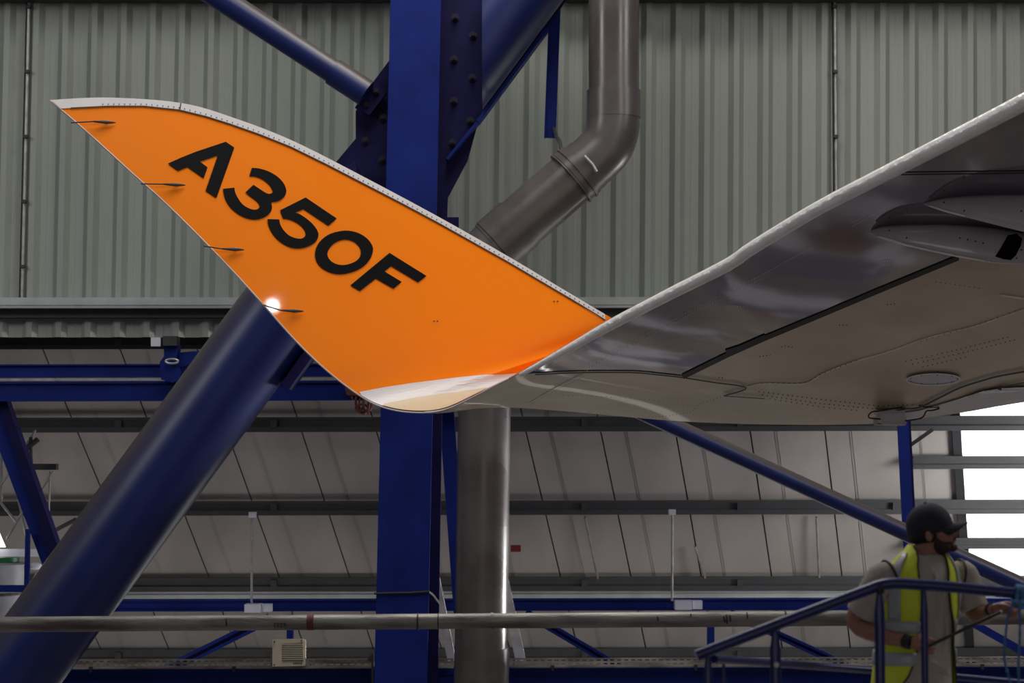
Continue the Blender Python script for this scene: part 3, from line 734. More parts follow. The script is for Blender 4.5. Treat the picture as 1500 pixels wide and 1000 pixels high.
# white and beige bands at the foot
edgeN = catmull([Vector((p[0], p[1], 0)) for p in Np], 10)
low = [(p.x, p.y) for p in edgeN if 526 <= p.x <= 757 and p.y > 540]
def inset(pts, d):
    out = []
    for i, p in enumerate(pts):
        a = Vector(pts[max(i-1, 0)]); b = Vector(pts[min(i+1, len(pts)-1)]); t = (b-a).normalized(); out.append((p[0]+t.y*d, p[1]-t.x*d))
    return out
lowi = inset(low, .9)
topw = [(757, 546.6), (713, 549.5), (673, 553), (640, 557), (607, 561), (567, 567), (526, 574.5)]
decal('white_foot_band', [lowi+topw], WB, M['white'], winglet, .011, dense=3)
lowb = [p for p in lowi if 560 <= p[0] <= 712]
decal('beige_foot_band', [lowb+[(713, 569), (673, 575), (640, 579), (607, 584), (562, 593)]], WB, M['beige'], winglet, .017, dense=3)
# thin trailing edge, painted white for the light along it
mb = MB(); tube(mb, Nc[:-2], .009, 8); o = mkobj('trailing_edge', mb, M['white'], winglet, smooth=True); o['label'] = 'thin pale trailing edge'
# static wicks
for (x0, y0, x1, y1) in ((99, 187, 170, 181), (201, 276, 272, 272.5), (293, 367, 358, 367), (380, 453, 445, 457)):
    base = hit(x1-2, y1, WB, .02); mid = hit(x1-36 if x1-36 > 125 else 134, y1+.5, WB, .05)
    if mid is None: mid = onW(x1-34, y1)+nW*.05
    tip = onW(x0, y0)+nW*.10
    mb = MB(); tube(mb, [base, base.lerp(mid, .4), mid], [.006, .02, .008], 8); wk = mkobj('static_wick', mb, M['purlin'], winglet, smooth=True)
    mb = MB(); tube(mb, [mid, tip], .007, 6); mkobj('wick_rod', mb, M['black'], wk)
    mb = MB(); c = hit(x1-14, y1-2, WB, .02); ellipsoid(mb, c, .018, .01, .01, seg=8, rings=6); mkobj('wick_stud', mb, M['white'], wk, smooth=True)

# underside
Un = [(622, 604.0, 21.75), (652, 600, 21.6), (700, 578, 21.3), (761, 546, 20.9), (830, 506, 20.4), (893, 468.5, 20.0), (975, 425, 19.5), (1062, 380, 19.0), (1100, 354, 18.75), (1192, 298, 18.2), (1279, 252, 17.7), (1390, 194, 17.05), (1500, 136, 16.4), (1800, -25, 14.6), (2100, -190, 13)]
Uf = [(625, 604.4, 22.2), (662, 600.8, 22.8), (705, 598, 23.3), (755, 597, 23.6), (850, 604, 23.8), (940, 612.5, 23.8), (1010, 617.5, 23.7), (1080, 620.5, 23.6), (1130, 621.5, 23.5), (1210, 622, 23.3), (1300, 619, 23.0), (1410, 604, 22.6), (1505, 588, 22.2), (1800, 545, 21), (2100, 500, 20)]
UA = catmull([P(*p) for p in Un], 6); UB = catmull([P(*p) for p in Uf], 6)
NVU = 24
uv = []; uf = []
for a, b in zip(UA, UB):
    ch = (b-a); dn = ch.cross(Vector((1, 0, 0))).normalized()
    if dn.z > 0: dn = -dn
    for j in range(NVU+1):
        t = j/NVU; bul = .055*ch.length*.4*math.sin(math.pi*t)
        uv.append(a.lerp(b, t) + dn*bul)
for i in range(len(UA)-1):
    for j in range(NVU):
        q = i*(NVU+1)+j; uf.append((q, q+1, q+NVU+2, q+NVU+1))
UBV = BVHTree.FromPolygons(uv, uf)
# closed shell: underside + upper skin 0.05..0.3 above
W2 = NVU+1; top = []
for i in range(len(UA)):
    for j in range(W2):
        t = j/NVU; s = min(1, max(0, (i-12)/30)); v = uv[i*W2+j]
        th = .01 + (.03+.3*s)*math.sin(math.pi*min(1, t))**.7
        top.append(v + Vector((0, th*.2, th)))
n0 = len(uv); fs = list(uf)+[tuple(n0+i for i in reversed(f)) for f in uf]
for i in range(len(UA)-1):
    for j in (0, NVU):
        a, b = i*W2+j, (i+1)*W2+j; fs.append((a, b, b+n0, a+n0))
for i in (0, len(UA)-1):
    for j in range(NVU):
        a, b = i*W2+j, i*W2+j+1; fs.append((a, b, b+n0, a+n0))
ub = MB(); ub.add(uv+top, fs)
under = mkobj('wing_box', ub, M['skin_metal'], wing); autosmooth(under, 30)
# dark glossy trailing panel: its own sheet, standing 12 mm proud
slat_low = [(783, 545), (820, 543.2), (857, 542), (900, 541.8), (935, 542.5), (965, 545.5), (1000, 549), (1060, 520), (1120, 494), (1200, 461), (1300, 419), (1396, 379), (1440, 362), (1500, 338), (1560, 315), (1700, 255), (1900, 170)]
slat_up = [(761, 547.5), (795, 528), (830, 507.5), (861, 490), (893, 470.5), (934, 448.5), (975, 427), (1018, 405), (1062, 382), (1100, 356), (1192, 300), (1279, 254), (1335, 225), (1390, 196), (1445, 167), (1600, 84), (1780, -12)]
mb = MB(); vs = []; R = 14; rows = 0
for a, b in zip(dense(slat_up, 1e9), dense(slat_low, 1e9)): pass
def resample(pts, n):
    pts = [Vector(p) for p in pts]; L = [0]
    for a, b in zip(pts[:-1], pts[1:]): L.append(L[-1]+(b-a).length)
    out = []
    for k in range(n):
        s = L[-1]*k/(n-1); i = 0
        while i < len(L)-2 and L[i+1] < s: i += 1
        out.append(pts[i].lerp(pts[i+1], (s-L[i])/(L[i+1]-L[i])))
    return out
SA, SB = [Vector(p) for p in slat_up], [Vector(p) for p in slat_low]
SA = [a for p, q in zip(SA[:-1], SA[1:]) for a in (p, p.lerp(q, .33), p.lerp(q, .67))]+[SA[-1]]
SB = [a for p, q in zip(SB[:-1], SB[1:]) for a in (p, p.lerp(q, .33), p.lerp(q, .67))]+[SB[-1]]
rowsn = 0
for a, b in zip(SA, SB):
    row = [hit(*(a.lerp(b, j/R)), UBV, .012) for j in range(R+1)]
    if all(r_ is not None for r_ in row): vs += row; rowsn += 1
mb.add(vs, [(i*(R+1)+j, i*(R+1)+j+1, (i+1)*(R+1)+j+1, (i+1)*(R+1)+j) for i in range(rowsn-1) for j in range(R)])
slat = mkobj('trailing_panel', mb, M['slat'], wing, smooth=True); slat['label'] = 'dark glossy grey trailing panel'
# bright rounded lip along the near edge
LR = [(761, .022), (830, .040), (893, .052), (1062, .060), (1192, .062), (1390, .070), (2100, .08)]
def lr_(x):
    for (a, ra), (b, rb) in zip(LR[:-1], LR[1:]):
        if x <= b: return ra + (rb-ra)*max(0, (x-a))/(b-a)
    return LR[-1][1]
lp = []; rr = []
for p, v in zip([q for q in catmull([Vector((a, b, 0)) for a, b, c in Un], 6)], UA):
    if p.x >= 758:
        r_ = lr_(p.x); lp.append(v + Vector((.35*r_, .2*r_, -.85*r_))); rr.append(r_)
mb = MB(); tube(mb, lp, rr, 20); lip = mkobj('edge_lip', mb, M['lip'], wing, smooth=True); lip['label'] = 'bright polished wing edge'
# gap line, seams, sealant, rivets
sm = lambda pts: [(p.x, p.y) for p in catmull([Vector((a, b, 0)) for a, b in pts], 6)]
_ps = pstrip
def pstrip(name, pts, wpx, bvh, m, parent, lift=.008, closed=False):
    if name not in ('sealant_line', 'edge_highlight'): return _ps(name, pts, wpx, bvh, m, parent, lift)
    hs = [hit(p[0], p[1], bvh, .006) for p in pts]; hs = [h for h in hs if h is not None]
    mb = MB(); tube(mb, hs, wpx*.0034, 8); return mkobj(name, mb, m, parent, smooth=True)
gap = pstrip('panel_gap', dense([(1000, 549.5), (1065, 517.5), (1120, 493), (1200, 460), (1300, 418), (1404, 375)]), 7, UBV, M['seam'], wing, .02)
pstrip('panel_gap', dense([(1063, 513), (1085, 506), (1121, 490)]), 6, UBV, M['seam'], wing, .021)
pstrip('panel_gap', sm([(783, 545.5), (820, 543.7), (857, 542.5), (900, 542.3), (935, 543), (965, 546), (997, 549.5), (1045, 557), (1093, 565), (1060, 577)]), 2, UBV, M['seam'], wing, .022)
pstrip('panel_gap', dense([(1060, 577), (1120, 581)]), 1.3, UBV, M['seam'], wing, .022)
pstrip('panel_gap', dense([(1320, 252.5), (1400, 251.5), (1520, 250)]), 2.2, UBV, M['seam'], wing, .022)
pstrip('panel_gap', sm([(1322, 595), (1345, 594), (1375, 580), (1406, 565), (1440, 554), (1467, 547), (1520, 538)]), 2.6, UBV, M['seam'], wing, .022)
pstrip('panel_gap', sm([(1284, 602), (1322, 597), (1345, 594)]), 1.6, UBV, M['seam'], wing, .022)
pstrip('sealant_line', sm([(1095, 565), (1120, 560.5), (1176, 561), (1202, 548), (1225, 538), (1253, 528), (1285, 519), (1314, 510), (1355, 495), (1426, 477), (1465, 464), (1505, 450)]), 2.2, UBV, M['seal_and_glint'], wing, .022)
pstrip('sealant_line', dense([(1465, 431), (1505, 437)]), 3, UBV, M['seal_and_glint'], wing, .022)
pstrip('sealant_line', sm([(1088, 491), (1104, 486), (1134, 485), (1120, 493)]), 1.4, UBV, M['seal_and_glint'], wing, .022)
pstrip('sealant_line', dense([(1345, 387), (1372, 373)]), 1.6, UBV, M['seal_and_glint'], wing, .022)
pstrip('sealant_line', dense([(857, 545), (815, 566), (774, 589)]), 1.1, UBV, M['seal_and_glint'], wing, .022)
for pts, st, r_ in (([(857, 547), (815, 568), (776, 590)], 3, .55), ([(1060, 577), (1026, 588), (1013, 601), (974, 607), (922, 610), (870, 605)], 4.5, .7),
                    ([(818, 576), (880, 578), (932, 581), (975, 586), (1015, 592)], 7, .6), ([(1105, 570), (1200, 582), (1290, 592), (1340, 590)], 7, 1.1),
                    ([(1110, 575), (1200, 588), (1280, 596)], 7, 1.1), ([(1120, 580), (1200, 593), (1262, 599)], 8, 1.0),
                    ([(1320, 528), (1400, 510), (1480, 490)], 7, 1.0), ([(1330, 532), (1410, 514), (1490, 494)], 7, 1.0), ([(1345, 536), (1420, 519)], 7, 1.0),
                    ([(1108, 558), (1178, 558), (1204, 545), (1255, 525)], 8, .9), ([(1340, 500), (1428, 474), (1500, 448)], 9, .8), ([(1364, 409), (1440, 420)], 7, .9),
                    ([(1140, 506), (1150, 504), (1160, 506)], 5, 1), ([(1225, 474), (1240, 473)], 5, 1), ([(1108, 520), (1130, 517)], 5, 1), ([(1295, 444), (1312, 442)], 5, 1), ([(1048, 549), (1062, 551)], 5, 1)):
    dots('rivets', pts, st, r_, UBV, M['seam'], wing, .02)
for pts, st, r_ in (([(852, 538.6), (1000, 458), (1114, 401)], 3.2, .55), ([(856, 541), (1004, 461), (1118, 404)], 3.2, .55), ([(1100, 408), (1187, 360)], 3, .5), ([(1243, 326), (1294, 298)], 3, .5), ([(1246, 330), (1297, 301)], 3, .5), ([(1288, 382), (1304, 380)], 4, .7), ([(1290, 386), (1306, 384)], 4, .7), ([(1060, 445), (1090, 447)], 4, .7)):
    dots('rivets', pts, st, r_, UBV, M['seal_and_glint'], wing, .022)
# oval access panel: raised rim and sunk plate
ell = lambda cx, cy, rx, ry, n=36: [(cx+rx*math.cos(2*math.pi*k/n), cy+ry*math.sin(2*math.pi*k/n)-.02*(rx*math.cos(2*math.pi*k/n))) for k in range(n)]
ap = decal('access_panel', [ell(1367, 553, 39, 8.5)], UBV, M['fairing'], wing, .016); ap['label'] = 'oval access panel'
E = ell(1367, 553, 39, 8.5); pstrip('access_panel_rim', E+E[:2], 1.2, UBV, M['seal_and_glint'], ap, .022)
for k in range(0, 36, 4):
    x, y = ell(1367, 553, 35, 6.5)[k]; mb = MB(); c = hit(x, y, UBV, .02)
    if c: ellipsoid(mb, c, .007, .007, .004, seg=8, rings=4); mkobj('fastener', mb, M['seam'], ap)
# dark leading edge wedge bottom right
dk = decal('leading_edge_panel', [[(1300, 606), (1345, 600), (1406, 582), (1450, 571), (1500, 569), (1600, 560), (1600, 572), (1500, 586), (1412, 601), (1345, 609), (1310, 612)]], UBV, M['fairing'], wing, .014, dense=2)
dk2 = decal('leading_edge_panel', [[(1406, 581), (1440, 570), (1466, 566), (1600, 560), (1600, 566), (1500, 570), (1450, 573)]], UBV, M['slat'], wing, .02, dense=2)
pstrip('panel_gap', sm([(1467, 568), (1463, 566), (1480, 561), (1510, 555)]), 1.6, UBV, M['seam'], wing, .024)

# canoe fairings
def fairing(stn, lab, proud=.10, bandx=None):
    """stations: (px, ytop, ybot)"""
    pts = [Vector((s[0], s[1], s[2])) for s in stn]; pts = catmull(pts, 4); seg = 28; vs = []; n = len(pts)
    band = []
    for i, s in enumerate(pts):
        cy = (s.y+s.z)/2; base = hit(s.x, cy, UBV, 0.0)
        if base is None: base = P(s.x, cy, 17)
        h = (s.z-s.y)/2/FPX*base.y
        pr = min(proud, h*1.1)
        c = base - (base-CAM).normalized()*(1.8*h+.02); upv = Vector((0, .15, 1)).normalized(); out = Vector((0, -1, -.25)).normalized()
        for k in range(seg):
            a = 2*math.pi*k/seg; ca, sa = math.cos(a), math.sin(a); vs.append(c + upv*math.copysign(abs(ca)**.8, ca)*h + out*math.copysign(abs(sa)**.55, sa)*(pr if sa > 0 else 3.2*h))
    mb = MB(); fs = [(i*seg+k, i*seg+(k+1) % seg, (i+1)*seg+(k+1) % seg, (i+1)*seg+k) for i in range(n-1) for k in range(seg)]
    fs += [tuple(range(seg)), tuple((n-1)*seg+k for k in range(seg))]
    mb.add(vs, fs); o = mkobj('track_fairing', mb, M['fairing'], wing); autosmooth(o, 50); o['label'] = lab
    return o, BVHTree.FromPolygons([Vector(v) for v in vs], fs)
f1, F1B = fairing([(1276, 337, 341), (1288, 332.5, 348), (1304, 330, 354), (1330, 328.5, 361), (1355, 328, 366), (1386, 328, 373), (1416, 329, 378.5), (1447, 331.5, 384), (1467, 334, 386), (1498, 340, 387), (1560, 350, 388), (1620, 362, 384)], 'lower canoe fairing with a dark joint band')
f2, F2B = fairing([(1354, 297, 300.5), (1370, 292.5, 306), (1388, 289, 312), (1420, 286, 320), (1457, 284.5, 329.5), (1500, 284, 340), (1560, 284, 352), (1640, 290, 360), (1700, 300, 356)], 'upper canoe fairing reaching the right edge', .13)
decal('fairing_joint', [[(1468, 332), (1480, 336), (1499, 341), (1495, 360), (1488, 374), (1473, 387.5), (1451, 385), (1464, 366), (1476, 345)]], F1B, M['ink'], f1, .004, dense=1)
for (x, y) in ((1406, 348.5), (1417.5, 351), (1429, 353.5), (1440, 356), (1302.5, 337.5), (1328, 348.5), (1496, 366), (1489, 378)):
    c = hit(x, y, F1B, .0)
    if c: mb = MB(); ellipsoid(mb, c, .008, .006, .008, seg=8, rings=6); mkobj('fastener', mb, M['seam'], f1)
for (x, y) in ((1383, 296.5), (1412.5, 308.5), (1496, 309)):
    c = hit(x, y, F2B, .0)
    if c: mb = MB(); ellipsoid(mb, c, .008, .006, .008, seg=8, rings=6); mkobj('fastener', mb, M['seam'], f2)
pstrip('edge_highlight', dense([(1284, 345), (1300, 349.5), (1330, 358.5), (1365, 366.5), (1400, 374), (1445, 382)], 8), 2.6, F1B, M['seal_and_glint'], f1, .006)  # pale beads stand for the highlight along the fairings' lower edges
pstrip('edge_highlight', dense([(1361, 301), (1385, 308.5), (1415, 316)], 5), 2.6, F2B, M['seal_and_glint'], f2, .006)
# sensor box under the wing
sb = thing('sensor_box', 'small grey instrument box with thin cables stuck under the wing', 'instrument', P(1308, 603, 22.6))
for nm, pts, Y, d, m in (('mount_plate', [(1284, 600), (1326, 599), (1326, 606), (1286, 607)], 22.5, .3, 'fairing'), ('box_body', [(1290, 606), (1324, 605), (1328, 612), (1328, 620), (1290, 621)], 22.45, .28, 'fairing'),
                        ('end_plate', [(1285, 610), (1291, 610), (1291, 621.5), (1285, 621)], 22.42, .25, 'white'), ('bottom_plate', [(1285, 619.5), (1328, 620.5), (1326, 623), (1286, 622)], 22.42, .25, 'white')):
    mb = MB(); prism(mb, pts, Y, d); mkobj(nm, mb, M[m], sb)
for pts in ([(1285, 602), (1278, 603), (1273, 607), (1274, 612), (1290, 613.5)], [(1326, 616), (1350, 612), (1357, 602), (1365, 601), (1376, 598), (1370, 596), (1356, 596), (1346, 594)], [(1284, 602), (1310, 598), (1322, 596)]):
    mb = MB(); tube(mb, catmull([P(x, y, 22.4) for x, y in pts], 4), .008, 6); mkobj('cable', mb, M['black'], sb)

# lamp whose reflection glints on the winglet near the lowest wick
gp = (399, 447.5); loc, nn, _, _ = WB.ray_cast(CAM, ray(*gp).normalized()); d0 = ray(*gp).normalized()
if nn.dot(d0) > 0: nn = -nn
rd = d0 - nn*2*d0.dot(nn); k_ = 14.0; lpz = loc + rd*k_
mb = MB(); ellipsoid(mb, lpz, .10, .10, .10)
lh = tag(mkobj('work_lamp', mb, bpy.data.materials.new('tmp')), 'bright round work lamp hung behind the viewpoint', 'lamp'); lh.data.materials[0] = mat('work_lamp_glow', (1, 1, 1), .5, emis=((1, .97, .9), 300))
print('LAMP', lpz)

# ------------------------------------------------------------ stained pipe crossing the frame
YQ = 16.0
sp_ = thing('scaffold_pipe', 'stained galvanised pipe running horizontally across the whole bottom', 'pipe', P(750, 918, YQ))
yq = lambda x: 914.5 - .0075*x
mb = MB(); xs_ = [-900, -300, 0, 300, 600, 900, 1200, 1700, 2300]; tube(mb, [P(x, yq(x), YQ) for x in xs_], 11.2/FPX*YQ, 24); autosmooth(mkobj('pipe_body', mb, M['galv'], sp_))
for x, wv, r_, m in ((455, 5, 11.6, 'rust'), (612, 1.2, 12, 'seam'), (721, 2, 12.2, 'galv'), (642, .8, 11.5, 'seam'), (1150, 1.5, 11.6, 'seam')):
    mb = MB(); tube(mb, [P(x-wv, yq(x), YQ), P(x+wv, yq(x), YQ)], r_/FPX*YQ, 24); autosmooth(mkobj('joint_ring', mb, M[m], sp_))
PB = BVHTree.FromPolygons(*(lambda q: ([Vector(v) for v in q.v], q.f))((lambda q: (tube(q, [P(x, yq(x), YQ) for x in xs_], 11.2/FPX*YQ, 24), q)[1])(MB())))
for pts in ([(1060, 903), (1062, 911)], [(1064, 900), (1065, 913)], [(1069, 901), (1070, 910)], [(1094, 897), (1095, 906)], [(331, 906), (332, 916)], [(963, 903), (964, 909)], [(1012, 899), (1012, 903)]):
    pstrip('scuff', dense(pts, 3), 2.2, PB, M['seam'], sp_, .004)
fc = bpy.data.curves.new('pipe_number', 'FONT'); fc.body = '6233'; fc.size = .05; fc.align_x = 'CENTER'
fo = bpy.data.objects.new('tmp', fc); me = bpy.data.meshes.new_from_object(fo); bpy.data.objects.remove(fo)
me.materials.clear(); me.materials.append(M['seam'])
o = mkobj('stencil_number', None, None, None, mesh=me); o.location = P(410, 912, YQ-.0655); o.rotation_euler = (math.pi/2, math.pi, 0); o.parent = sp_; o.matrix_parent_inverse = Matrix.Translation(sp_.location).inverted()
for x in (-800, 2200):   # end posts out of view carry the pipe to the floor
    mb = MB(); p = P(x, yq(x), YQ+.12); tube(mb, [p+Vector((0, 0, .1)), Vector((p.x, p.y, 0.001))], .06, 16); autosmooth(mkobj('post', mb, M['galv'], sp_))

# ------------------------------------------------------------ platform with handrail
YR = 8.8; ZD = 3.98
pl = thing('access_platform', 'blue tubular guard rail of the access platform in front of the man', 'guard rail', P(1300, 1000, YR))
rpath = [P(1020, 960, YR), P(1160, 906, YR), P(1270, 864, YR), P(1290, 857, YR), P(1308, 854.5, YR), P(1330, 855, YR), P(1400, 860, YR), P(1487, 868.5, YR), P(1900, 905, YR)]
mb = MB(); tube(mb, catmull(rpath, 5), 8.4/FPX*YR, 20); autosmooth(mkobj('top_rail', mb, M['rail'], pl))
mb = MB(); tube(mb, [P(1046, 965, YR+.05), P(1150, 972, YR+.9), P(1270, 981, YR+1.62), P(1400, 991, YR+1.75), P(1600, 1009, YR+2.0)], 6.0/FPX*9.3, 16); autosmooth(mkobj('side_rail', mb, M['rail'], pl))
def post(xt, yt, wpx, bolt=None, dy=0, m='rail'):
    Y = YR+dy; top_ = P(xt, yt, Y); mb = MB(); zz = [top_.z, top_.z-.10, top_.z-.16, ZD]
    r0 = wpx/FPX*Y/2; pth = [Vector((top_.x, Y, z)) for z in zz]
    vs = []; fs = []; seg = 20
    wx = [r0*.45, r0*1.0, r0*1.0, r0*1.0]; wy = [.006, .008, r0*.8, r0*.8]
    for p, a_, b_ in zip(pth, wx, wy):
        for k in range(seg): vs.append(p+Vector((a_*math.cos(2*math.pi*k/seg), b_*math.sin(2*math.pi*k/seg), 0)))
    fs = [(i*seg+k, i*seg+(k+1) % seg, (i+1)*seg+(k+1) % seg, (i+1)*seg+k) for i in range(3) for k in range(seg)]+[tuple(range(seg)), tuple(3*seg+k for k in range(seg))]
    mb.add(vs, fs); o = autosmooth(mkobj('rail_post', mb, M[m], pl))
    if bolt:
        mb = MB(); c = P(bolt[0], bolt[1], Y-.022); tube(mb, [c+Vector((0, .02, 0)), c-Vector((0, .012, 0))], .011, 12); mkobj('bolt', mb, M['steel'], o)
post(1037, 957, 14); post(1060, 968, 8, dy=.25); post(1135.5, 917, 16, (1137, 973)); post(1288, 862, 15); post(1353.5, 860, 10.5); post(1600, 880, 14)
mb = MB(); q = P(1288, 861, YR); tube(mb, [q+Vector((-.012, 0, -.004)), q+Vector((.012, 0, .004))], 9.6/FPX*YR, 20); mkobj('weld_ring', mb, M['black'], pl)
mb = MB(); box(mb, (P(1400, 1000, 9.6).x+.2, 9.8, ZD-.03), 3.2, 2.3, .06); mkobj('deck', mb, M['steel'], pl)
cx_ = P(1400, 1000, 9.6).x+.2
for sx in (-1.5, 1.5):
    for sy in (8.85, 10.65):
        mb = MB(); tube(mb, [(cx_+sx, sy, ZD-.06), (cx_+sx, sy, .001)], .05, 12); mkobj('leg', mb, M['rail'], pl)
# rope
rpz = thing('blue_rope', 'light blue rope knotted on the handrail at the right edge', 'rope', P(1485, 880, YR))
loops = [[(1487, 860), (1492, 866), (1490, 878), (1484, 884), (1477, 900), (1473, 930), (1471, 960), (1476, 985), (1483, 1010), (1486, 1040)],
         [(1495, 862), (1497, 875), (1494, 890), (1494, 930), (1492, 970), (1492, 1010), (1486, 1040)]]
for L_ in loops:
    mb = MB(); pts = catmull([P(x, y, YR-.05) for x, y in L_], 8); tube(mb, pts, [.0055+.0012*math.sin(i*2.2) for i in range(len(pts))], 8); mkobj('rope_strand', mb, M['rope'], rpz, smooth=True)
for k in range(5):
    c = P(1487+k*2.6, 869.5+k*.4, YR); mb = MB()
    tube(mb, [c+Vector((.010*math.sin(a), .034*math.cos(a), .036*math.sin(a))) for a in [i*math.pi/8 for i in range(17)]], .0065, 8); mkobj('rope_turn', mb, M['rope'], rpz, smooth=True)
mb = MB(); ellipsoid(mb, P(1492, 884, YR-.045), .03, .02, .02); mkobj('knot', mb, M['rope'], rpz, smooth=True)

# ------------------------------------------------------------ the man
YM = 10.0
YAW = math.radians(27)
fwd = Vector((math.sin(YAW), -math.cos(YAW), 0)); rgt = Vector((math.cos(YAW), math.sin(YAW), 0))
def Q(px, py, dy=0): return P(px, py, YM+dy)
man = thing('person', 'man in dark cap and yellow hi-vis vest holding a thin black rod at the handrail', 'person', Vector((Q(1346, 1000).x, YM, ZD)))
secs = [(799, 1357, .056, .056), (807, 1355, .070, .062), (814, 1354, .096, .070), (821, 1353, .126, .080), (828, 1352, .150, .090), (838, 1350, .176, .102), (850, 1349, .190, .112), (875, 1347, .190, .122), (905, 1345, .180, .122), (940, 1343, .172, .118), (975, 1342, .174, .12), (1010, 1341, .180, .122)]
def section(py, cx, a, b, grow=0, n=36, a0=0, a1=2*math.pi, closed=True, cdy=0, wav=0):
    c = Q(cx, py, cdy); out = []
    m_ = n if closed else n+1
    for k in range(m_):
        t = a0+(a1-a0)*k/n
        w_ = 1 + wav*math.sin(7*t+py*.05)
        out.append(c + rgt*math.cos(t)*(a+grow)*w_ + (-fwd)*math.sin(t)*(b+grow)*w_)
    return out
def loft(mb, rings, closed=True, cap=True):
    n = len(rings[0]); vs = [p for r in rings for p in r]; fs = []
    for i in range(len(rings)-1):
        for k in range(n if closed else n-1): fs.append((i*n+k, i*n+(k+1) % n, (i+1)*n+(k+1) % n, (i+1)*n+k))
    if cap and closed: fs += [tuple(range(n)), tuple((len(rings)-1)*n+k for k in range(n))]
    mb.add(vs, fs)
def remesh(o, vox, smooth=3):
    m = o.modifiers.new('r', 'REMESH'); m.mode = 'VOXEL'; m.voxel_size = vox; m.use_smooth_shade = True
    s = o.modifiers.new('s', 'SMOOTH'); s.factor = .5; s.iterations = smooth
    return o
RS, RE, RWr = Q(1294, 846, -.08), Q(1254, 912, -.02), Q(1334, 941, -.22)
LS, LE, LWr = Q(1411, 842, .11), Q(1430, 899, .06), Q(1455, 892, -.13)
neck0, neck1 = Q(1353, 824), Q(1360, 796)
HP = math.radians(10)   # face tipped up a little
hf = Vector((.96*math.cos(HP), -.20*math.cos(HP), math.sin(HP))).normalized(); hs_ = Vector((0, 0, 1)).cross(hf).normalized(); hu = hf.cross(hs_).normalized()
HA = Matrix((hf, hs_, hu)).transposed(); HC = Q(1362, 771)
def H(f, s, u): return HC + hf*f + hs_*s + hu*u
bd = MB()
loft(bd, [section(*s) for s in secs])
tube(bd, [neck0-Vector((0, 0, .05)), neck0, neck1], [.075, .062, .058], 20)
tube(bd, catmull([RS, RE, RWr], 6), [.062, .058, .055, .052, .050, .049, .047, .046, .044, .040, .034, .030, .027], 16)
tube(bd, catmull([LS, LE, LWr], 6), [.060, .058, .055, .052, .050, .049, .047, .046, .044, .040, .034, .030, .027], 16)
ellipsoid(bd, H(0, 0, 0), .100, .077, .105, HA); ellipsoid(bd, H(.035, 0, -.06), .070, .058, .080, HA)
ellipsoid(bd, H(.082, 0, -.112), .030, .030, .024, HA, 12, 8)           # chin
ellipsoid(bd, H(.092, 0, -.006), .022, .045, .014, HA, 12, 8)           # brow
tube(bd, [H(.098, 0, -.005), H(.122, 0, -.038), H(.126, 0, -.048), H(.10, 0, -.056)], [.010, .014, .014, .012], 10)   # nose
ellipsoid(bd, H(.104, 0, -.072), .014, .024, .007, HA, 10, 8); ellipsoid(bd, H(.101, 0, -.084), .013, .022, .007, HA, 10, 8)   # lips
for s in (-1, 1): ellipsoid(bd, H(.055, s*.045, -.045), .03, .018, .025, HA, 12, 8)
for s in (-1, 1):
    ellipsoid(bd, H(-.012, s*.080, -.040), .020, .012, .032, HA, 12, 8)
# hips and legs under the clothes are covered by the jeans
bm_o = mkobj('body', bd, M['skin'], man); remesh(bm_o, .006, 4)
# hands: palm + four fingers + thumb, closed round the rod
def hand(name, W, dirv, palmn, side, grip):
    """W wrist; dirv hand direction; palmn palm facing; side toward index finger"""
    mb = MB(); dirv.normalize(); palmn.normalize(); side.normalize()
    tube(mb, [W, W+dirv*.03, W+dirv*.065, W+dirv*.088], [.026, .030, .034, .030], 14, r2=[.021, .019, .018, .015])
    for k in range(4):
        s = (1.5-k)*.019; Lk = (.040, .045, .042, .033)[k]
        b0 = W+dirv*.075+side*s; b1 = b0+dirv*.022+palmn*.006
        b2 = b1+dirv*Lk*.35+palmn*Lk*.75; b3 = b2-dirv*Lk*.35+palmn*Lk*.35; b4 = b3-dirv*Lk*.45-palmn*.004
        tube(mb, catmull([b0, b1, b2, b3, b4], 3), [.0105, .0105, .0105, .0105, .010, .010, .010, .0095, .0095, .009, .009, .008, .007], 10)
    t0 = W+dirv*.028+side*.026; t1 = t0+dirv*.025+side*.018+palmn*.018; t2 = t1+dirv*.026+palmn*.016-side*.008; t3 = t2+dirv*.016+palmn*.004-side*.014
    tube(mb, catmull([t0, t1, t2, t3], 3), [.014, .0135, .013, .012, .012, .0115, .011, .0105, .010, .008], 10)
    o = mkobj(name, mb, M['skin'], man); remesh(o, .0035, 2); return o
hr = hand('right_hand', RWr, Vector((.95, -.15, -.14)), Vector((.1, .9, -.1)), Vector((.1, .1, 1)), None)
hl = hand('left_hand', LWr, Vector((.85, -.45, .12)), Vector((-.2, -.6, -.75)), Vector((.1, -.75, .6)), None)
# wrist bands
for Wp, e_, wd in ((RWr, RE, .020), (LWr, LE, .010)):
    d1 = (Wp-e_).normalized(); c = Wp-d1*.018; mb = MB(); tube(mb, [c-d1*wd, c-d1*wd*.9, c+d1*wd*.9, c+d1*wd], [.030, .034, .034, .030], 20)
    o = autosmooth(mkobj('wrist_watch', mb, M['black'], man))
# shirt
sh = MB(); loft(sh, [section(py, cx, a, b, .014, wav=.012) for (py, cx, a, b) in [(811, 1354, .068, .064)]+secs[2:]])
slR = catmull([RS+Vector((.05, 0, .005)), RS, RS.lerp(RE, .55), RS.lerp(RE, .82)], 5)
tube(sh, slR, [.048, .054, .060, .066, .073, .079, .080, .080, .079, .079, .079, .080, .080, .079, .079, .078], 22)
slL = catmull([LS+Vector((-.05, 0, .005)), LS, LS.lerp(LE, .6), LS.lerp(LE, .90)], 5)
tube(sh, slL, [.048, .053, .058, .064, .070, .073, .073, .072, .071, .070, .070, .070, .070, .070, .070, .070], 22)
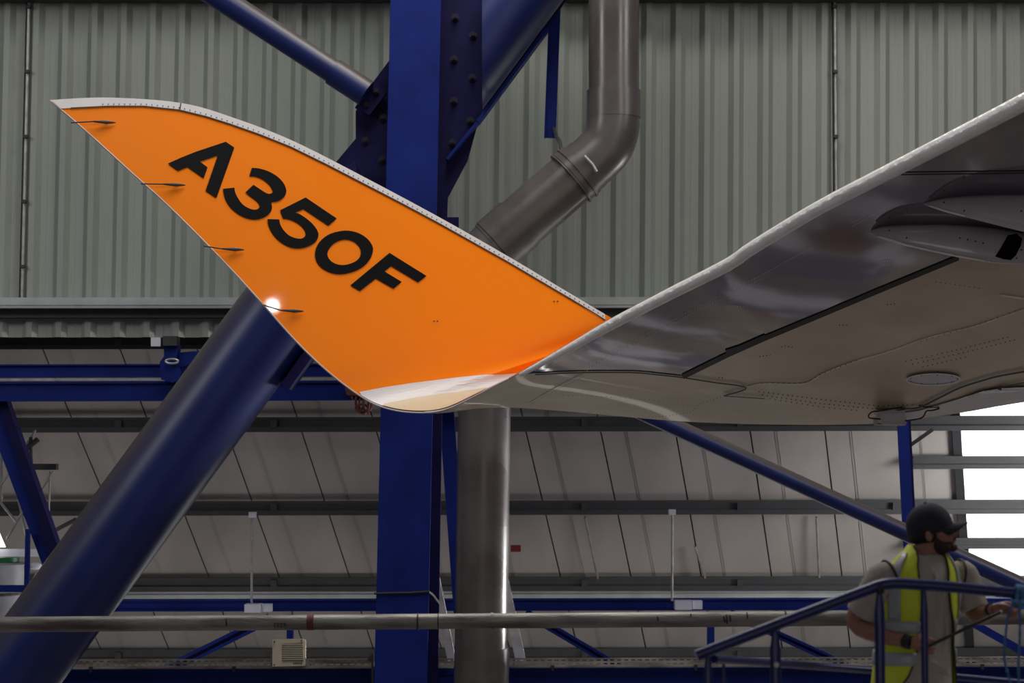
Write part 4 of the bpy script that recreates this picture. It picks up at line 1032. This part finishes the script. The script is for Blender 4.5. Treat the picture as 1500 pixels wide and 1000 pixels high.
# fabric folds over the chest and at the belly
for (xa, ya, xb, yb, r_) in ((1368, 830, 1375, 900, .010), (1383, 835, 1376, 905, .009), (1358, 975, 1395, 992, .010), (1352, 965, 1390, 983, .009), (1360, 850, 1362, 935, .008), (1386, 900, 1380, 960, .010)):
    pa, pb = Q(xa, ya, -.125), Q(xb, yb, -.13); tube(sh, [pa, pa.lerp(pb, .5)+Vector((.01, .0, 0)), pb], [.004, r_, .004], 8)
shirt = mkobj('shirt', sh, M['shirt'], man); remesh(shirt, .007, 4)
# neckline of the shirt
mb = MB(); ring = section(812, 1355, .070, .066, .006); ring = [p+Vector((0, 0, -.018*max(0, (p-Q(1354, 821)).normalized().dot(fwd)))) for p in ring]; tube(mb, ring+ring[:1], .006, 8, cap=False); mkobj('collar', mb, M['shirt'], man, smooth=True)
# vest: open shell, front gap from just right of the centre
fa = -math.pi/2           # angle of 'fwd' in section parametrisation
vsec = [(797, 1356, .060, .058), (805, 1354, .078, .066), (813, 1352, .104, .074), (821, 1351, .132, .084), (830, 1350, .158, .094), (838, 1349, .176, .104), (852, 1348, .186, .118), (875, 1346, .190, .128), (905, 1344, .184, .128), (940, 1341, .184, .126), (970, 1339, .194, .130), (1000, 1338, .202, .134), (1015, 1338, .204, .134)]
def vrange(py):
    # half-opening angles: to the wearer's right (image left) and left (image right)
    def pw(T):
        for (a, ra), (b, rb) in zip(T[:-1], T[1:]):
            if py <= b: return math.radians(ra+(rb-ra)*max(0, py-a)/(b-a))
        return math.radians(T[-1][1])
    lo = pw([(797, 82), (806, 55), (815, 40), (835, 31), (860, 26), (900, 25), (960, 27), (985, 36), (1015, 55)])
    hi = pw([(797, 38), (821, 27), (850, 17), (880, 22), (920, 38), (960, 52), (1015, 60)])
    return lo, hi
def vring(py, cx, a, b, grow, s0, s1, n=40, wav=.012):
    lo, hi = vrange(py); A0 = fa+hi; A1 = fa+2*math.pi-lo
    return section(py, cx, a, b, grow, n, A0+(A1-A0)*s0, A0+(A1-A0)*s1, False, wav=wav)
def vinterp(py):
    for s, t in zip(vsec[:-1], vsec[1:]):
        if s[0] <= py <= t[0]:
            k = (py-s[0])/(t[0]-s[0]); return tuple(s[i]+(t[i]-s[i])*k for i in range(1, 4))
    return vsec[-1][1:]
def vpatch(name, pys, s0, s1, grow, m, thick=.006, n=40, parent=man, tilt=0):
    rings = [vring(py, *vinterp(py), grow, s0, s1, n) for py in pys]
    mb = MB(); loft(mb, rings, False, False); o = mkobj(name, mb, m, parent, smooth=True, fix=True)
    md = o.modifiers.new('t', 'SOLIDIFY'); md.thickness = thick; md.offset = 0; return o
pys = [798, 802, 806, 810, 814, 818, 822, 826, 830, 834, 838, 845, 852, 863, 875, 890, 905, 922, 940, 955, 970, 985, 1000, 1015]
vest = vpatch('vest', pys, 0, 1, .022, M['hiviz'])
vpatch('reflective_band', [906, 912, 918, 923], 0, 1, .030, M['reflect'])
vpatch('reflective_band', [951, 957, 963, 970], 0, 1, .030, M['reflect'])
for s0, s1 in ((.835, .905), (.075, .13)):
    vpatch('shoulder_band', [808, 814, 820, 826, 832, 838, 845, 852, 863, 875, 890, 905], s0, s1, .031, M['reflect'], n=6)
for s in (0, 1):   # black binding on the front edges
    mb = MB(); pts = [vring(py, *vinterp(py), .024, 0, 1)[0 if s == 0 else -1] for py in pys]; tube(mb, pts, .0045, 8); mkobj('vest_binding', mb, M['black'], man, smooth=True)
def armhole(C, ax, ru, rv, name='armhole_binding'):
    ax = ax.normalized(); u = Vector((0, 1, 0)); u = (u-ax*u.dot(ax)).normalized(); v = ax.cross(u)
    mb = MB(); tube(mb, [C+u*ru*math.cos(t)+v*rv*math.sin(t) for t in [i*math.pi/14 for i in range(29)]], .006, 8, cap=False); mkobj(name, mb, M['black'], man, smooth=True)
armhole(Q(1304, 850, -.07), Vector((-.9, -.25, -.25)), .088, .100); armhole(Q(1402, 845, .085), Vector((.9, .25, -.2)), .085, .088)
# cap
cp_ = MB(); rings_ = []
for i in range(9):
    th = i/8*math.pi/2*1.0
    rings_.append([H(.113*math.sin(th+.0)*math.cos(a)*1.0-.002, .088*math.sin(th)*math.sin(a), .004+.112*math.cos(th)) for a in [k*2*math.pi/28 for k in range(28)]])
rings_.append([H(.111*math.cos(a)-.002, .087*math.sin(a), -.022-.016*(1-math.cos(a))) for a in [k*2*math.pi/28 for k in range(28)]])
loft(cp_, rings_[1:], True, True); cap = mkobj('cap', cp_, M['cap'], man, smooth=True)
mb = MB(); vs = []; nn_ = 14
for i in range(5):
    for k in range(nn_+1):
        a = -1.15+2.3*k/nn_; rr_ = i/4; ex = .105*math.cos(a)+rr_*.078*math.cos(a*.9); ey = .085*math.sin(a)*(1-.08*rr_)
        vs.append(H(ex, ey, -.004-.012*rr_+.008*math.cos(a)*1-(.022+.03*rr_)*(math.sin(a)**2)))
mb.add(vs, [(i*(nn_+1)+k, i*(nn_+1)+k+1, (i+1)*(nn_+1)+k+1, (i+1)*(nn_+1)+k) for i in range(4) for k in range(nn_)])
vo = mkobj('visor', mb, M['cap'], cap, smooth=True); md = vo.modifiers.new('t', 'SOLIDIFY'); md.thickness = .006
mb = MB(); ellipsoid(mb, H(0, 0, .118), .008, .008, .005, HA, 10, 6); mkobj('cap_button', mb, M['cap'], cap)
# hair, beard, eyes
mb = MB(); ellipsoid(mb, H(-.020, 0, -.030), .090, .081, .062, HA); o = mkobj('hair', mb, M['hair'], man, smooth=True)
mb = MB()
for s in (-1, 1):
    tube(mb, catmull([H(.010, s*.070, -.055), H(.035, s*.060, -.095), H(.070, s*.040, -.122)], 4), [.010, .014, .016, .018, .019, .020, .020, .020, .020], 10, r2=[.01]*9)
ellipsoid(mb, H(.030, 0, -.096), .071, .0595, .047, HA, 20, 12); ellipsoid(mb, H(.088, 0, -.118), .026, .030, .022, HA, 14, 8); tube(mb, [H(.104, -.026, -.082), H(.114, 0, -.064), H(.104, .026, -.082)], .006, 8)
beard = mkobj('beard', mb, M['beard'], man); remesh(beard, .005, 2)
for s in (-1, 1):
    mb = MB(); ellipsoid(mb, H(.083, s*.032, -.022), .012, .012, .010, HA, 12, 8); e = mkobj('eye', mb, M['eye'], man, smooth=True)
    mb = MB(); ellipsoid(mb, H(.093, s*.032, -.022), .004, .005, .005, HA, 10, 6); mkobj('pupil', mb, M['black'], e)
    mb = MB(); tube(mb, [H(.098, s*.014, -.004), H(.095, s*.034, .000), H(.082, s*.052, -.006)], .0045, 6); mkobj('eyebrow', mb, M['hair'], man)
# jeans and boots
mb = MB(); hipz = Q(1341, 1000).z; hx, hy = Q(1341, 1000).x, YM
def fl(a, b, z): return Vector((hx, hy, z)) + rgt*a + fwd*b
loft(mb, [section(992, 1341, .180, .120, .004), section(1015, 1341, .190, .128, .004), section(1040, 1341, .185, .125, .004)])
for s in (-1, 1): tube(mb, [fl(s*.09, 0, hipz-.02), fl(s*.10, .02, hipz-.25), fl(s*.11, .03, ZD+.5), fl(s*.12, 0, ZD+.08)], [.098, .088, .068, .055], 18)
jeans = mkobj('jeans', mb, M['jeans'], man); remesh(jeans, .009, 3)
for s in (-1, 1):
    mb = MB(); ellipsoid(mb, fl(s*.12, .06, ZD+.055), .05, .14, .055, Matrix((rgt, fwd, Vector((0, 0, 1)))).transposed()); tube(mb, [fl(s*.12, 0, ZD+.05), fl(s*.12, 0, ZD+.16)], .058, 16)
    o = mkobj('boot', mb, M['black'], man); remesh(o, .008, 2)
# the rod he holds
ra, rb_ = Q(1362, 945, -.27), Q(1466, 896, -.22)
rod = thing('black_rod', 'thin black rod held between the hands of the man in the vest', 'rod', ra)
mb = MB(); tube(mb, [ra-(rb_-ra)*.12, rb_], .008, 12); autosmooth(mkobj('rod_body', mb, M['black'], rod))
mb = MB(); ellipsoid(mb, rb_, .009, .009, .009); mkobj('bright_tip', mb, M['steel'], rod, smooth=True)
